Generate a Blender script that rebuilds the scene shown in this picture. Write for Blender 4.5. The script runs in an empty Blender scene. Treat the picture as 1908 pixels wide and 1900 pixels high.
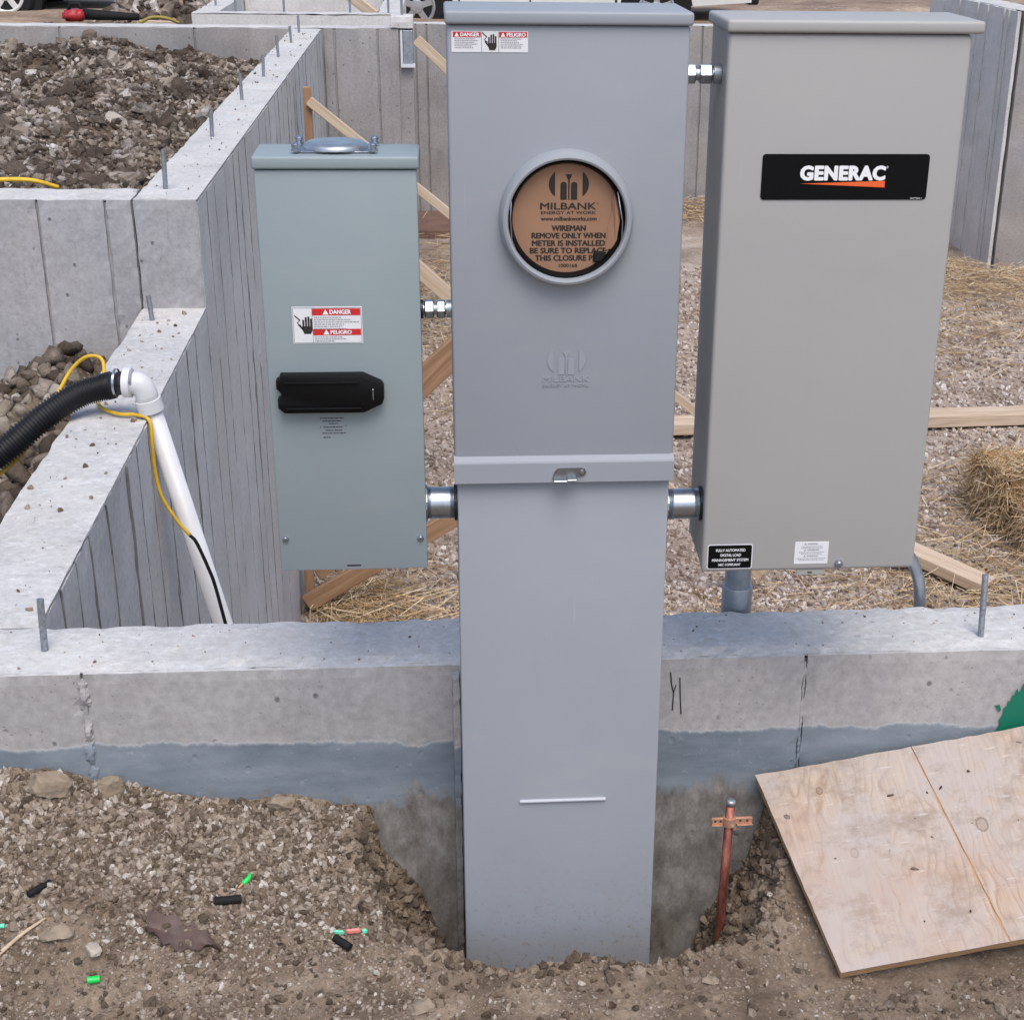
import bpy, bmesh, math, random
import numpy as np
from mathutils import Vector, Matrix, Euler

random.seed(7)
RNG = np.random.default_rng(7)
SC = bpy.context.scene
COL = SC.collection

# ------------------------------------------------------------------ camera
CAM_H = 1.75
PITCH, YAW, ROLL = math.radians(24.4986), math.radians(5.154), math.radians(-0.866)
F_PX, CX, CY, IW, IH = 2903.14, 1072.16, 1098.85, 1908.0, 1900.0
_cy, _sy, _cp, _sp, _cr, _sr = math.cos(YAW), math.sin(YAW), math.cos(PITCH), math.sin(PITCH), math.cos(ROLL), math.sin(ROLL)
_A = np.array([[_cy, -_sy, 0], [_sy, _cy, 0], [0, 0, 1]])
_B = np.array([[1, 0, 0], [0, -_sp, -_cp], [0, _cp, -_sp]])
_C = np.array([[_cr, _sr, 0], [-_sr, _cr, 0], [0, 0, 1]])
_R = _C @ _B @ _A
cam_data = bpy.data.cameras.new('camera')
cam = bpy.data.objects.new('camera', cam_data)
COL.objects.link(cam)
_m = np.eye(4)
_m[:3, 0] = _R[0]; _m[:3, 1] = -_R[1]; _m[:3, 2] = -_R[2]; _m[:3, 3] = (0, 0, CAM_H)
cam.matrix_world = Matrix(_m.tolist())
cam_data.sensor_fit = 'HORIZONTAL'
cam_data.sensor_width = 36.0
cam_data.lens = F_PX / IW * 36.0
cam_data.shift_x = (IW / 2 - CX) / IW
cam_data.shift_y = (CY - IH / 2) / IW
cam_data.clip_start = 0.05
cam_data.clip_end = 3000
SC.camera = cam

# ------------------------------------------------------------------ world, sun, exposure
SUN_EL, SUN_AZ = math.radians(60), math.radians(170)     # azimuth clockwise from +Y
world = bpy.data.worlds.new('World')
SC.world = world
world.use_nodes = True
wn = world.node_tree
wn.nodes.clear()
w_out = wn.nodes.new('ShaderNodeOutputWorld')
w_bg = wn.nodes.new('ShaderNodeBackground')
w_sky = wn.nodes.new('ShaderNodeTexSky')
w_sky.sky_type = 'NISHITA'
w_sky.sun_disc = False
w_sky.sun_elevation = SUN_EL
w_sky.sun_rotation = SUN_AZ
w_sky.altitude = 200
w_sky.air_density = 1.0
w_sky.dust_density = 3.6
w_sky.ozone_density = 1.0
w_bg.inputs['Strength'].default_value = 0.135
wn.links.new(w_sky.outputs[0], w_bg.inputs[0])
wn.links.new(w_bg.outputs[0], w_out.inputs[0])
sun_d = bpy.data.lights.new('sun', 'SUN')
sun_d.energy = 1.15
sun_d.angle = math.radians(38)
sun_d.color = (1.0, 0.975, 0.945)
sun = bpy.data.objects.new('sun', sun_d)
COL.objects.link(sun)
_sd = Vector((math.sin(SUN_AZ) * math.cos(SUN_EL), math.cos(SUN_AZ) * math.cos(SUN_EL), math.sin(SUN_EL)))
sun.rotation_euler = _sd.to_track_quat('Z', 'Y').to_euler()
sun.location = (0, -3, 6)
SC.view_settings.view_transform = 'Standard'
SC.view_settings.look = 'None'
SC.view_settings.exposure = 0.6
SC.view_settings.gamma = 1.0
SC.view_settings.use_curve_mapping = False

# ------------------------------------------------------------------ numpy noise
def _hash(ix, iy, iz, seed):
    h = (ix.astype(np.int64) * 374761393 + iy.astype(np.int64) * 668265263 + iz.astype(np.int64) * 2147483647 + seed * 974634777) & 0xFFFFFFFF
    h = ((h ^ (h >> 13)) * 1274126177) & 0xFFFFFFFF
    h = ((h ^ (h >> 16)) * 2246822519) & 0xFFFFFFFF
    return ((h ^ (h >> 15)) & 0xFFFFFF) / float(0xFFFFFF) * 2 - 1

def vnoise(p, freq, seed=0):
    q = np.asarray(p, float) * freq
    i = np.floor(q)
    f = q - i
    f = f * f * (3 - 2 * f)
    i = i.astype(np.int64)
    out = 0
    for dx in (0, 1):
        for dy in (0, 1):
            for dz in (0, 1):
                w = (f[:, 0] if dx else 1 - f[:, 0]) * (f[:, 1] if dy else 1 - f[:, 1]) * (f[:, 2] if dz else 1 - f[:, 2])
                out = out + w * _hash(i[:, 0] + dx, i[:, 1] + dy, i[:, 2] + dz, seed)
    return out

def fbm(p, freq, octv=3, seed=0):
    a, s = 1.0, 0
    for o in range(octv):
        s = s + a * vnoise(p, freq * 2 ** o, seed + o * 17)
        a *= 0.5
    return s

def sstep(a, b, x):
    t = np.clip((x - a) / (b - a), 0, 1)
    return t * t * (3 - 2 * t)

# ------------------------------------------------------------------ mesh helpers
class MB:
    """collects vertices and faces for one mesh"""
    def __init__(self):
        self.v = []; self.f = []; self.m = []; self.n = 0
    def add(self, verts, faces, mat=0):
        verts = np.asarray(verts, float).reshape(-1, 3)
        self.v.append(verts)
        b = self.n
        self.f.extend([[i + b for i in fc] for fc in faces])
        self.m.extend([mat] * len(faces))
        self.n += len(verts)
        return self
    def box(self, x0, x1, y0, y1, z0, z1, mat=0):
        v = [(x0, y0, z0), (x1, y0, z0), (x1, y1, z0), (x0, y1, z0), (x0, y0, z1), (x1, y0, z1), (x1, y1, z1), (x0, y1, z1)]
        return self.add(v, [(0, 3, 2, 1), (4, 5, 6, 7), (0, 1, 5, 4), (1, 2, 6, 5), (2, 3, 7, 6), (3, 0, 4, 7)], mat)
    def bevbox(self, x0, x1, y0, y1, z0, z1, r=0.003, seg=2, mat=0):
        bm = bmesh.new()
        bmesh.ops.create_cube(bm, size=1)
        for v in bm.verts:
            v.co = Vector(((x0 + x1) / 2 + v.co.x * (x1 - x0), (y0 + y1) / 2 + v.co.y * (y1 - y0), (z0 + z1) / 2 + v.co.z * (z1 - z0)))
        bmesh.ops.bevel(bm, geom=bm.edges[:], offset=r, segments=seg, profile=0.5, affect='EDGES')
        return self.from_bm(bm, mat)
    def from_bm(self, bm, mat=0):
        bm.verts.index_update()
        vs = [tuple(v.co) for v in bm.verts]
        fs = [[v.index for v in f.verts] for f in bm.faces]
        bm.free()
        return self.add(vs, fs, mat)
    def prism_xz(self, poly, y0, y1, mat=0):
        """polygon in the XZ plane, extruded from y0 (front, towards the viewer) to y1"""
        n = len(poly)
        a = sum(poly[i][0] * poly[(i + 1) % n][1] - poly[(i + 1) % n][0] * poly[i][1] for i in range(n))
        if a < 0: poly = poly[::-1]
        v = [(x, y0, z) for x, z in poly] + [(x, y1, z) for x, z in poly]
        f = [list(range(n)), list(range(2 * n - 1, n - 1, -1))]
        f += [[(i + 1) % n, i, i + n, (i + 1) % n + n] for i in range(n)]
        return self.add(v, f, mat)
    def tube(self, path, radius, sides=12, mat=0, caps=True):
        path = [Vector(p) for p in path]
        n = len(path)
        rad = radius if hasattr(radius, '__len__') else [radius] * n
        t0 = (path[1] - path[0]).normalized()
        up = Vector((0, 0, 1)) if abs(t0.z) < 0.9 else Vector((1, 0, 0))
        nrm = (up - t0 * up.dot(t0)).normalized()
        vs, fs = [], []
        for i in range(n):
            t = (path[min(i + 1, n - 1)] - path[max(i - 1, 0)])
            t = t.normalized() if t.length > 1e-9 else t0
            nrm = (nrm - t * nrm.dot(t)).normalized()
            b = t.cross(nrm)
            for k in range(sides):
                a = 2 * math.pi * k / sides
                vs.append(tuple(path[i] + (nrm * math.cos(a) + b * math.sin(a)) * rad[i]))
        for i in range(n - 1):
            for k in range(sides):
                k2 = (k + 1) % sides
                fs.append((i * sides + k, i * sides + k2, (i + 1) * sides + k2, (i + 1) * sides + k))
        if caps:
            fs.append(list(range(sides - 1, -1, -1)))
            fs.append(list(range((n - 1) * sides, n * sides)))
        return self.add(vs, fs, mat)
    def lathe(self, prof, centre, axis='Z', sides=24, mat=0, close=False):
        """prof: list of (radius, offset along axis)"""
        vs, fs = [], []
        n = len(prof)
        for r, h in prof:
            for k in range(sides):
                a = 2 * math.pi * k / sides
                c, s = r * math.cos(a), r * math.sin(a)
                if axis == 'Z': p = (c, s, h)
                elif axis == 'Y': p = (s, h, c)
                else: p = (h, c, s)
                vs.append((p[0] + centre[0], p[1] + centre[1], p[2] + centre[2]))
        rng = n if close else n - 1
        for i in range(rng):
            j = (i + 1) % n
            for k in range(sides):
                k2 = (k + 1) % sides
                fs.append((i * sides + k, i * sides + k2, j * sides + k2, j * sides + k))
        if not close:
            if prof[0][0] > 1e-6: fs.append(list(range(sides - 1, -1, -1)))
            if prof[-1][0] > 1e-6: fs.append(list(range((n - 1) * sides, n * sides)))
        return self.add(vs, fs, mat)
    def beam(self, p0, p1, w, h, up=(0, 0, 1), mat=0, bev=0.003):
        """a plank from p0 to p1: w across, h along 'up'"""
        p0, p1 = Vector(p0), Vector(p1)
        t = (p1 - p0); L = t.length; t.normalize()
        u = Vector(up); u = (u - t * u.dot(t)).normalized()
        s = t.cross(u)
        b = MB().bevbox(0, L, -w / 2, w / 2, -h / 2, h / 2, bev, 1)
        vs = np.concatenate(b.v)
        M = np.array([t, s, u])
        return self.add(vs @ M + np.array(p0), b.f, mat)
    def rough(self, x0, x1, y0, y1, z0, z1, res=0.03, amp=0.002, chip=0.004, seed=0, mats=None, freq=14, top_amp=None):
        """box with gridded, uneven faces and chipped edges; mats = dict(face -> slot)"""
        dims = (x1 - x0, y1 - y0, z1 - z0)
        n = [max(1, min(400, int(round(d / res)))) for d in dims]
        lin = [np.linspace(a, b, k + 1) for a, b, k in zip((x0, y0, z0), (x1, y1, z1), n)]
        vs, fs, ms, base = [], [], [], 0
        for ax in range(3):
            for side in (0, 1):
                a, b = [k for k in range(3) if k != ax]
                A, B = np.meshgrid(lin[a], lin[b], indexing='ij')
                P = np.zeros((A.size, 3))
                P[:, a] = A.ravel(); P[:, b] = B.ravel()
                P[:, ax] = (x1, y1, z1)[ax] if side else (x0, y0, z0)[ax]
                na, nb = n[a] + 1, n[b] + 1
                i, j = np.meshgrid(np.arange(na - 1), np.arange(nb - 1), indexing='ij')
                q = np.stack([i * nb + j, (i + 1) * nb + j, (i + 1) * nb + j + 1, i * nb + j + 1], -1).reshape(-1, 4)
                flip = (side == 0) != (ax == 1)
                if flip: q = q[:, ::-1]
                vs.append(P); fs.append(q + base); base += len(P)
                key = 'xyz'[ax] + '-+'[side]
                ms += [(mats or {}).get(key, 0)] * len(q)
        P = np.concatenate(vs); Q = np.concatenate(fs)
        key = np.round(P, 6)
        _, idx, inv = np.unique(key, axis=0, return_index=True, return_inverse=True)
        inv = inv.ravel()
        P = P[idx]; Q = inv[Q]
        lo = np.array([x0, y0, z0]); hi = np.array([x1, y1, z1])
        nrm = (np.isclose(P, hi)).astype(float) - (np.isclose(P, lo)).astype(float)
        cnt = np.abs(nrm).sum(1)
        d = fbm(P, freq, 3, seed) * amp
        if top_amp is not None:
            tp = (nrm[:, 2] > 0) & (cnt == 1)
            d[tp] *= top_amp
        e = (cnt >= 2)
        c = -np.abs(fbm(P, freq * 1.7, 3, seed + 5)) * chip - 0.15 * chip
        off = np.where(e, c, d)
        P = P + nrm * off[:, None]
        self.v.append(P); b = self.n
        self.f.extend((Q + b).tolist()); self.m.extend(ms); self.n += len(P)
        return self
    def mesh(self, name, off=(0, 0, 0), smooth=False):
        V = np.concatenate(self.v) - np.array(off)
        me = bpy.data.meshes.new(name)
        me.from_pydata(V.tolist(), [], self.f)
        me.polygons.foreach_set('material_index', self.m)
        if smooth is True:
            me.polygons.foreach_set('use_smooth', [True] * len(self.f))
        elif smooth:
            me.polygons.foreach_set('use_smooth', [True] * len(self.f))
            me.set_sharp_from_angle(angle=smooth)
        me.update()
        return me

def quick_mesh(name, V, Fc):
    """numpy triangles -> mesh"""
    me = bpy.data.meshes.new(name)
    V = np.asarray(V, np.float32); Fc = np.asarray(Fc, np.int32)
    k = Fc.shape[1]
    me.vertices.add(len(V)); me.vertices.foreach_set('co', V.ravel())
    me.loops.add(Fc.size); me.loops.foreach_set('vertex_index', Fc.ravel())
    me.polygons.add(len(Fc))
    me.polygons.foreach_set('loop_start', np.arange(0, Fc.size, k, dtype=np.int32))
    me.polygons.foreach_set('loop_total', np.full(len(Fc), k, np.int32))
    me.polygons.foreach_set('use_smooth', [False] * len(Fc))
    me.update(calc_edges=True)
    me.validate()
    return me

def link(name, me, mats, parent=None):
    o = bpy.data.objects.new(name, me)
    COL.objects.link(o)
    for m in (mats if isinstance(mats, (list, tuple)) else [mats]):
        me.materials.append(m)
    if parent is not None: o.parent = parent
    return o

def tag(o, label, cat, group=None, kind=None):
    o['label'] = label; o['category'] = cat
    if group: o['group'] = group
    if kind: o['kind'] = kind
    return o

def thing(name, label, cat, loc=(0, 0, 0), group=None):
    o = bpy.data.objects.new(name, None)
    COL.objects.link(o)
    o.location = loc
    o.empty_display_size = 0.1
    o['org'] = list(loc)
    return tag(o, label, cat, group)

def org(o):
    return tuple(o['org']) if o is not None and 'org' in o else (0, 0, 0)

def part(name, mb, mats, parent, smooth=False, label=None, root=None):
    """mb is in world coordinates; parts share their thing's origin"""
    r = root or parent
    while r.parent is not None: r = r.parent
    me = mb.mesh(name, org(r), smooth)
    o = link(name, me, mats, parent)
    if label: o['label'] = label
    return o

def single(name, mb, mats, label, cat, loc=(0, 0, 0), group=None, smooth=False):
    o = link(name, mb.mesh(name, loc, smooth), mats)
    o.location = loc
    return tag(o, label, cat, group)

SM = math.radians(40)

# ------------------------------------------------------------------ materials
def S(r, g, b):
    return tuple(((c / 255) / 12.92 if c / 255 <= 0.04045 else ((c / 255 + 0.055) / 1.055) ** 2.4) for c in (r, g, b)) + (1,)

class NT:
    def __init__(self, name):
        self.mat = bpy.data.materials.new(name)
        self.mat.use_nodes = True
        self.t = self.mat.node_tree
        self.bsdf = self.t.nodes['Principled BSDF']
        self.x = -200
    def n(self, typ, **kw):
        nd = self.t.nodes.new(typ)
        for k, v in kw.items():
            if k.startswith('_'): setattr(nd, k[1:], v)
            else:
                nd.inputs[k.replace('__', ' ')].default_value = v
        return nd
    def l(self, a, b): self.t.links.new(a, b)
    def pos(self): return self.n('ShaderNodeNewGeometry').outputs['Position']
    def obj(self): return self.n('ShaderNodeTexCoord').outputs['Object']
    def map(self, vec, scale=(1, 1, 1), loc=(0, 0, 0), rot=(0, 0, 0)):
        m = self.n('ShaderNodeMapping')
        m.inputs['Scale'].default_value = scale; m.inputs['Location'].default_value = loc; m.inputs['Rotation'].default_value = rot
        self.l(vec, m.inputs['Vector'])
        return m.outputs[0]
    def noise(self, vec, scale, detail=4, rough=0.55, dist=0):
        nd = self.n('ShaderNodeTexNoise', Scale=scale, Detail=detail, Roughness=rough, Distortion=dist)
        self.l(vec, nd.inputs['Vector'])
        return nd.outputs['Fac']
    def voro(self, vec, scale, feature='F1', out='Distance', rnd=1.0):
        nd = self.n('ShaderNodeTexVoronoi', _feature=feature, Scale=scale, Randomness=rnd)
        self.l(vec, nd.inputs['Vector'])
        return nd.outputs[out]
    def ramp(self, fac, stops, interp='LINEAR'):
        nd = self.n('ShaderNodeValToRGB')
        nd.color_ramp.interpolation = interp
        els = nd.color_ramp.elements
        while len(els) < len(stops): els.new(0.5)
        for e, (p, c) in zip(els, stops):
            e.position = p
            e.color = c if hasattr(c, '__len__') else (c, c, c, 1)
        self.l(fac, nd.inputs[0])
        return nd.outputs[0]
    def mix(self, fac, a, b, mode='MIX'):
        nd = self.n('ShaderNodeMix', _data_type='RGBA', _blend_type=mode)
        for s, v in ((0, fac), (6, a), (7, b)):
            if hasattr(v, 'is_linked') or hasattr(v, 'links'): self.l(v, nd.inputs[s])
            else: nd.inputs[s].default_value = v
        return nd.outputs[2]
    def math(self, op, a, b=0.0, c=None, clamp=False):
        nd = self.n('ShaderNodeMath', _operation=op, _use_clamp=clamp)
        for s, v in enumerate((a, b) if c is None else (a, b, c)):
            if hasattr(v, 'links'): self.l(v, nd.inputs[s])
            else: nd.inputs[s].default_value = v
        return nd.outputs[0]
    def sep(self, vec):
        nd = self.n('ShaderNodeSeparateXYZ'); self.l(vec, nd.inputs[0]); return nd.outputs
    def island(self): return self.n('ShaderNodeNewGeometry').outputs['Random Per Island']
    def objrand(self): return self.n('ShaderNodeObjectInfo').outputs['Random']
    def bump(self, h, strength=0.3, dist=0.01):
        nd = self.n('ShaderNodeBump', Strength=strength, Distance=dist)
        self.l(h, nd.inputs['Height']); self.l(nd.outputs[0], self.bsdf.inputs['Normal'])
        return nd
    def col(self, c):
        if hasattr(c, 'links'): self.l(c, self.bsdf.inputs['Base Color'])
        else: self.bsdf.inputs['Base Color'].default_value = c
    def set(self, rough=None, metal=None, spec=None):
        if rough is not None:
            if hasattr(rough, 'links'): self.l(rough, self.bsdf.inputs['Roughness'])
            else: self.bsdf.inputs['Roughness'].default_value = rough
        if metal is not None: self.bsdf.inputs['Metallic'].default_value = metal
        if spec is not None: self.bsdf.inputs['Specular IOR Level'].default_value = spec
        return self.mat

def plain(name, c, rough=0.5, metal=0.0, spec=0.5, var=0.0, vs=40, bump=0.0):
    t = NT(name)
    if var or bump:
        n = t.noise(t.pos(), vs, 4)
        if var:
            dark = tuple(x * (1 - var) for x in c[:3]) + (1,)
            lite = tuple(min(1, x * (1 + var)) for x in c[:3]) + (1,)
            t.col(t.ramp(n, [(0.3, dark), (0.7, lite)]))
        else: t.col(c)
        if bump: t.bump(n, bump, 0.004)
    else: t.col(c)
    return t.set(rough, metal, spec)

def concrete(name, lo, hi, warm=None, streak=0.0, holes=0.5, speck=0.0, band=False, bump=0.35, coarse=3.0, drips=0.0):
    t = NT(name)
    p = t.pos()
    big = t.noise(p, coarse, 5, 0.6, 0.4)
    c = t.ramp(big, [(0.28, lo), (0.72, hi)])
    if warm:
        w = t.noise(t.map(p, loc=(3.1, 7.7, 1.3)), coarse * 0.7, 4, 0.6)
        c = t.mix(t.ramp(w, [(0.45, 0.0), (0.75, 0.75)]), c, warm)
    fine = t.noise(p, 60, 5, 0.7)
    c = t.mix(0.35, c, t.ramp(fine, [(0.3, 0.3), (0.7, 0.75)]), 'OVERLAY')
    if streak:
        s = t.noise(t.map(p, (26, 26, 0.7)), 1.0, 5, 0.65)
        c = t.mix(t.ramp(s, [(0.54, 0.0), (0.74, streak)]), c, tuple(x * 0.45 for x in lo[:3]) + (1,))
        s2 = t.noise(t.map(p, (60, 60, 5.0), (2, 5, 1)), 1.0, 3, 0.6)
        c = t.mix(t.ramp(s2, [(0.66, 0.0), (0.7, min(1, streak * 1.3))]), c, tuple(x * 0.3 for x in lo[:3]) + (1,))
    h = t.math('MULTIPLY', fine, 0.5)
    if holes:
        v = t.voro(t.map(p, (1, 1, 0.8)), 21)
        gate = t.noise(t.map(p, loc=(9, 2, 4)), 9, 2)
        m = t.math('MULTIPLY', t.ramp(v, [(0.07, 1.0), (0.13, 0.0)]), t.ramp(gate, [(0.44, 0.0), (0.5, 1.0)]))
        c = t.mix(t.math('MULTIPLY', m, holes), c, (0.10, 0.095, 0.09, 1))
        h = t.math('SUBTRACT', h, t.math('MULTIPLY', m, 0.8))
        v2 = t.voro(t.map(p, (1, 1, 1), (5, 5, 5)), 75)
        g2 = t.noise(t.map(p, loc=(1, 12, 4)), 5, 2)
        m2 = t.math('MULTIPLY', t.ramp(v2, [(0.08, 1.0), (0.16, 0.0)]), t.ramp(g2, [(0.5, 0.0), (0.6, 1.0)]))
        c = t.mix(t.math('MULTIPLY', m2, holes * 0.7), c, (0.14, 0.13, 0.12, 1))
        h = t.math('SUBTRACT', h, t.math('MULTIPLY', m2, 0.4))
    if speck:
        v = t.noise(t.map(p, (1, 1.5, 1), (4, 4, 4)), 38, 6, 0.75)
        c = t.mix(t.ramp(v, [(0.53, 0.0), (0.64, speck)]), c, (0.74, 0.74, 0.74, 1))
        c = t.mix(t.ramp(v, [(0.32, speck * 0.8), (0.42, 0.0)]), c, (0.36, 0.34, 0.33, 1))
        h = t.math('ADD', h, t.math('MULTIPLY', v, 1.3))
    if drips:
        d = t.noise(t.map(p, (9, 9, 1.2), (3, 1, 7)), 1.0, 4, 0.6)
        c = t.mix(t.ramp(d, [(0.5, 0.0), (0.75, drips)]), c, (0.30, 0.27, 0.24, 1))
    if band:
        # grey-blue damp-proof slurry brushed on the wall, with bare earth-stained concrete under it
        z = t.sep(p)[2]
        wob = t.noise(t.map(p, (4, 4, 1.5)), 1.0, 6, 0.7)
        zz = t.math('ADD', z, t.math('MULTIPLY', t.math('SUBTRACT', wob, 0.5), 0.075))
        up = t.ramp(t.math('SUBTRACT', 0.372, zz), [(0.0, 0.0), (0.006, 1.0)])
        low = t.noise(t.map(p, (10, 10, 7), (0, 3, 5)), 1.0, 5, 0.7)
        zl = t.math('ADD', z, t.math('MULTIPLY', t.math('SUBTRACT', low, 0.5), 0.22))
        dn = t.ramp(t.math('SUBTRACT', zl, 0.232), [(0.0, 0.0), (0.03, 1.0)])
        slurry = t.ramp(t.noise(t.map(p, (1.6, 1.6, 5)), 4, 5, 0.6), [(0.3, S(106, 116, 125)), (0.7, S(136, 145, 153))])
        slurry = t.mix(t.ramp(t.noise(p, 55, 4, 0.7), [(0.62, 0.0), (0.72, 0.55)]), slurry, S(160, 165, 170))
        dirt = t.ramp(t.noise(t.map(p, (1, 1, 0.6), (1, 1, 1)), 22, 7, 0.78), [(0.3, S(88, 80, 72)), (0.5, S(126, 122, 117)), (0.7, S(160, 157, 153))])
        lowc = t.mix(dn, dirt, slurry)
        c = t.mix(up, c, lowc)
        edge = t.ramp(t.math('ABSOLUTE', t.math('SUBTRACT', 0.370, zz)), [(0.0, 0.28), (0.003, 0.0)])
        c = t.mix(edge, c, S(175, 180, 184))
        h = t.math('ADD', h, t.math('MULTIPLY', up, 0.6))
    t.col(c)
    t.bump(h, bump, 0.006)
    return t.set(0.85, 0, 0.3)

M = {}
M['conc_top'] = concrete('concrete_troweled_top', S(172, 171, 170), S(200, 199, 197), warm=S(198, 193, 186), holes=0.22, speck=0.42, coarse=5)
M['conc_front'] = concrete('concrete_coated_front', S(152, 150, 150), S(176, 174, 174), warm=S(170, 163, 156), holes=0.75, band=True, coarse=3)
M['conc_high'] = concrete('concrete_high_wall', S(148, 147, 150), S(176, 176, 179), warm=S(172, 167, 162), holes=0.8, streak=0.12, coarse=2.5, drips=0.25)
M['conc_plank'] = concrete('concrete_board_formed', S(170, 169, 169), S(196, 195, 195), warm=S(190, 184, 178), holes=0.45, streak=0.14, coarse=2.2, drips=0.12)
M['conc_far'] = concrete('concrete_weathered_far', S(128, 125, 124), S(162, 160, 160), warm=S(164, 157, 149), holes=0.8, streak=0.14, coarse=2, drips=0.3)
M['conc_pale'] = concrete('concrete_pale_fresh', S(184, 182, 179), S(208, 206, 203), holes=0.3, streak=0.2, coarse=2)

M['seam'] = concrete('stained_shadow_form_seam', S(96, 96, 98), S(138, 137, 137), holes=0.3, coarse=14)  # dark tone holds form-oil stain plus painted-in joint shadow

def paint(name, c, dirt=0.22, mud=False):
    t = NT(name)
    p = t.pos()
    n = t.noise(p, 2.2, 4, 0.5)
    cc = t.ramp(n, [(0.3, tuple(x * 0.955 for x in c[:3]) + (1,)), (0.7, tuple(min(1, x * 1.035) for x in c[:3]) + (1,))])
    d = t.noise(t.map(p, (30, 30, 3), (4, 4, 4)), 1, 5, 0.7)
    cc = t.mix(t.ramp(d, [(0.6, 0.0), (0.85, dirt)]), cc, S(150, 140, 128))
    sp = t.voro(p, 60)
    g = t.noise(p, 14, 2)
    cc = t.mix(t.math('MULTIPLY', t.ramp(sp, [(0.02, 0.5), (0.05, 0.0)]), t.ramp(g, [(0.62, 0.0), (0.66, 1.0)])), cc, S(90, 85, 80))
    # faint wipe marks and dust
    wp = t.noise(t.map(p, (3.5, 3.5, 9), (2, 6, 1), (0, 0.5, 0)), 1.0, 5, 0.7)
    cc = t.mix(t.ramp(wp, [(0.52, 0.0), (0.75, 0.16)]), cc, S(176, 172, 166))
    sc = t.noise(t.map(p, (140, 140, 9), (3, 3, 8), (0, 0.35, 0)), 1.0, 2, 0.5)
    sg = t.noise(t.map(p, loc=(7, 7, 2)), 4.0, 2)
    cc = t.mix(t.math('MULTIPLY', t.ramp(sc, [(0.70, 0.0), (0.74, 0.14)]), t.ramp(sg, [(0.55, 0.0), (0.65, 1.0)])), cc, S(190, 192, 194))
    if mud:
        z = t.sep(p)[2]
        up = t.ramp(z, [(0.0, 1.0), (0.34, 0.0)])
        ms = t.noise(p, 95, 4, 0.75)
        mb_ = t.noise(t.map(p, (8, 8, 3)), 1.0, 4, 0.6)
        cc = t.mix(t.math('MULTIPLY', t.ramp(ms, [(0.56, 0.0), (0.66, 0.75)]), t.math('MULTIPLY', up, up)), cc, S(122, 106, 90))
        cc = t.mix(t.math('MULTIPLY', t.ramp(mb_, [(0.4, 0.0), (0.75, 0.45)]), t.math('MULTIPLY', up, up)), cc, S(136, 122, 108))
    t.col(cc)
    t.bump(t.noise(p, 900, 2), 0.05, 0.001)
    r = t.ramp(t.noise(p, 6, 4), [(0.3, 0.42), (0.7, 0.55)])
    return t.set(r, 0.0, 0.45)

M['paint_ped'] = paint('pedestal_grey_paint', S(146, 151, 158), mud=True)
M['paint_box'] = paint('disconnect_blue_grey_paint', S(138, 150, 154))
M['paint_gen'] = paint('transfer_switch_warm_grey_paint', S(163, 162, 160))
M['black_plastic'] = plain('black_moulded_plastic', (0.003, 0.003, 0.0035, 1), 0.45, spec=0.2)
M['black_gloss'] = plain('black_label_film', (0.003, 0.003, 0.0035, 1), 0.5, spec=0.15)
M['black_rubber'] = plain('black_rubber', (0.012, 0.012, 0.012, 1), 0.75, spec=0.25)
M['white_print'] = plain('white_print', (0.82, 0.83, 0.85, 1), 0.45)
M['white_label'] = plain('white_label_film', (0.72, 0.73, 0.76, 1), 0.4, var=0.05, vs=30)
M['red_print'] = plain('red_print', S(196, 42, 44), 0.45)
M['orange_print'] = plain('orange_print', S(232, 100, 48), 0.45)
M['footing'] = plain('muddy_brown_form', S(116, 92, 80), 0.9, var=0.2, vs=6)
M['rib'] = plain('painted_rib_highlight', (0.5, 0.52, 0.56, 1), 0.4)  # pale tone puts the rib's white highlight into its colour
M['ink'] = plain('dark_ink', (0.02, 0.015, 0.012, 1), 0.6)
M['grey_ink'] = plain('grey_ink', (0.32, 0.31, 0.33, 1), 0.6)
M['cardboard'] = plain('brown_cardboard', S(152, 116, 91), 0.8, var=0.08, vs=14, bump=0.05)
M['zinc'] = plain('zinc_plated_steel', (0.42, 0.46, 0.51, 1), 0.34, 1.0, var=0.12, vs=70, bump=0.05)
M['galv'] = plain('galvanised_conduit', (0.42, 0.46, 0.50, 1), 0.42, 0.85, var=0.18, vs=45, bump=0.05)
M['dark_metal'] = plain('dark_threaded_metal', (0.03, 0.035, 0.04, 1), 0.4, 0.6)
M['latch'] = plain('dull_latch_steel', (0.26, 0.27, 0.29, 1), 0.35, 0.9, var=0.15, vs=120)
M['bolt'] = plain('weathered_anchor_steel', (0.30, 0.32, 0.35, 1), 0.5, 0.7, var=0.25, vs=150, bump=0.2)
M['pvc'] = plain('white_pvc', S(214, 214, 216), 0.38, var=0.05, vs=10)
M['hose'] = plain('black_corrugated_plastic', (0.012, 0.012, 0.014, 1), 0.42)
M['yellow'] = plain('yellow_cord_jacket', S(214, 172, 40), 0.5, var=0.15, vs=30)
M['strap'] = plain('faded_yellow_strap', S(150, 134, 66), 0.7)
M['green'] = plain('bright_green_wire_insulation', S(22, 205, 84), 0.4)
M['mint'] = plain('pale_green_tape', S(110, 220, 180), 0.5)
M['pinktape'] = plain('pale_red_tape', S(214, 128, 116), 0.5)
M['copper_cut'] = plain('bare_copper', (0.72, 0.36, 0.22, 1), 0.35, 0.9)
M['leaf'] = plain('dry_maroon_leaf', S(84, 66, 60), 0.6, var=0.25, vs=50)
M['green_paint'] = plain('green_spray_paint', S(0, 110, 84), 0.6)
M['slot_dark'] = plain('dark_slot', (0.02, 0.02, 0.022, 1), 0.7)
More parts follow.
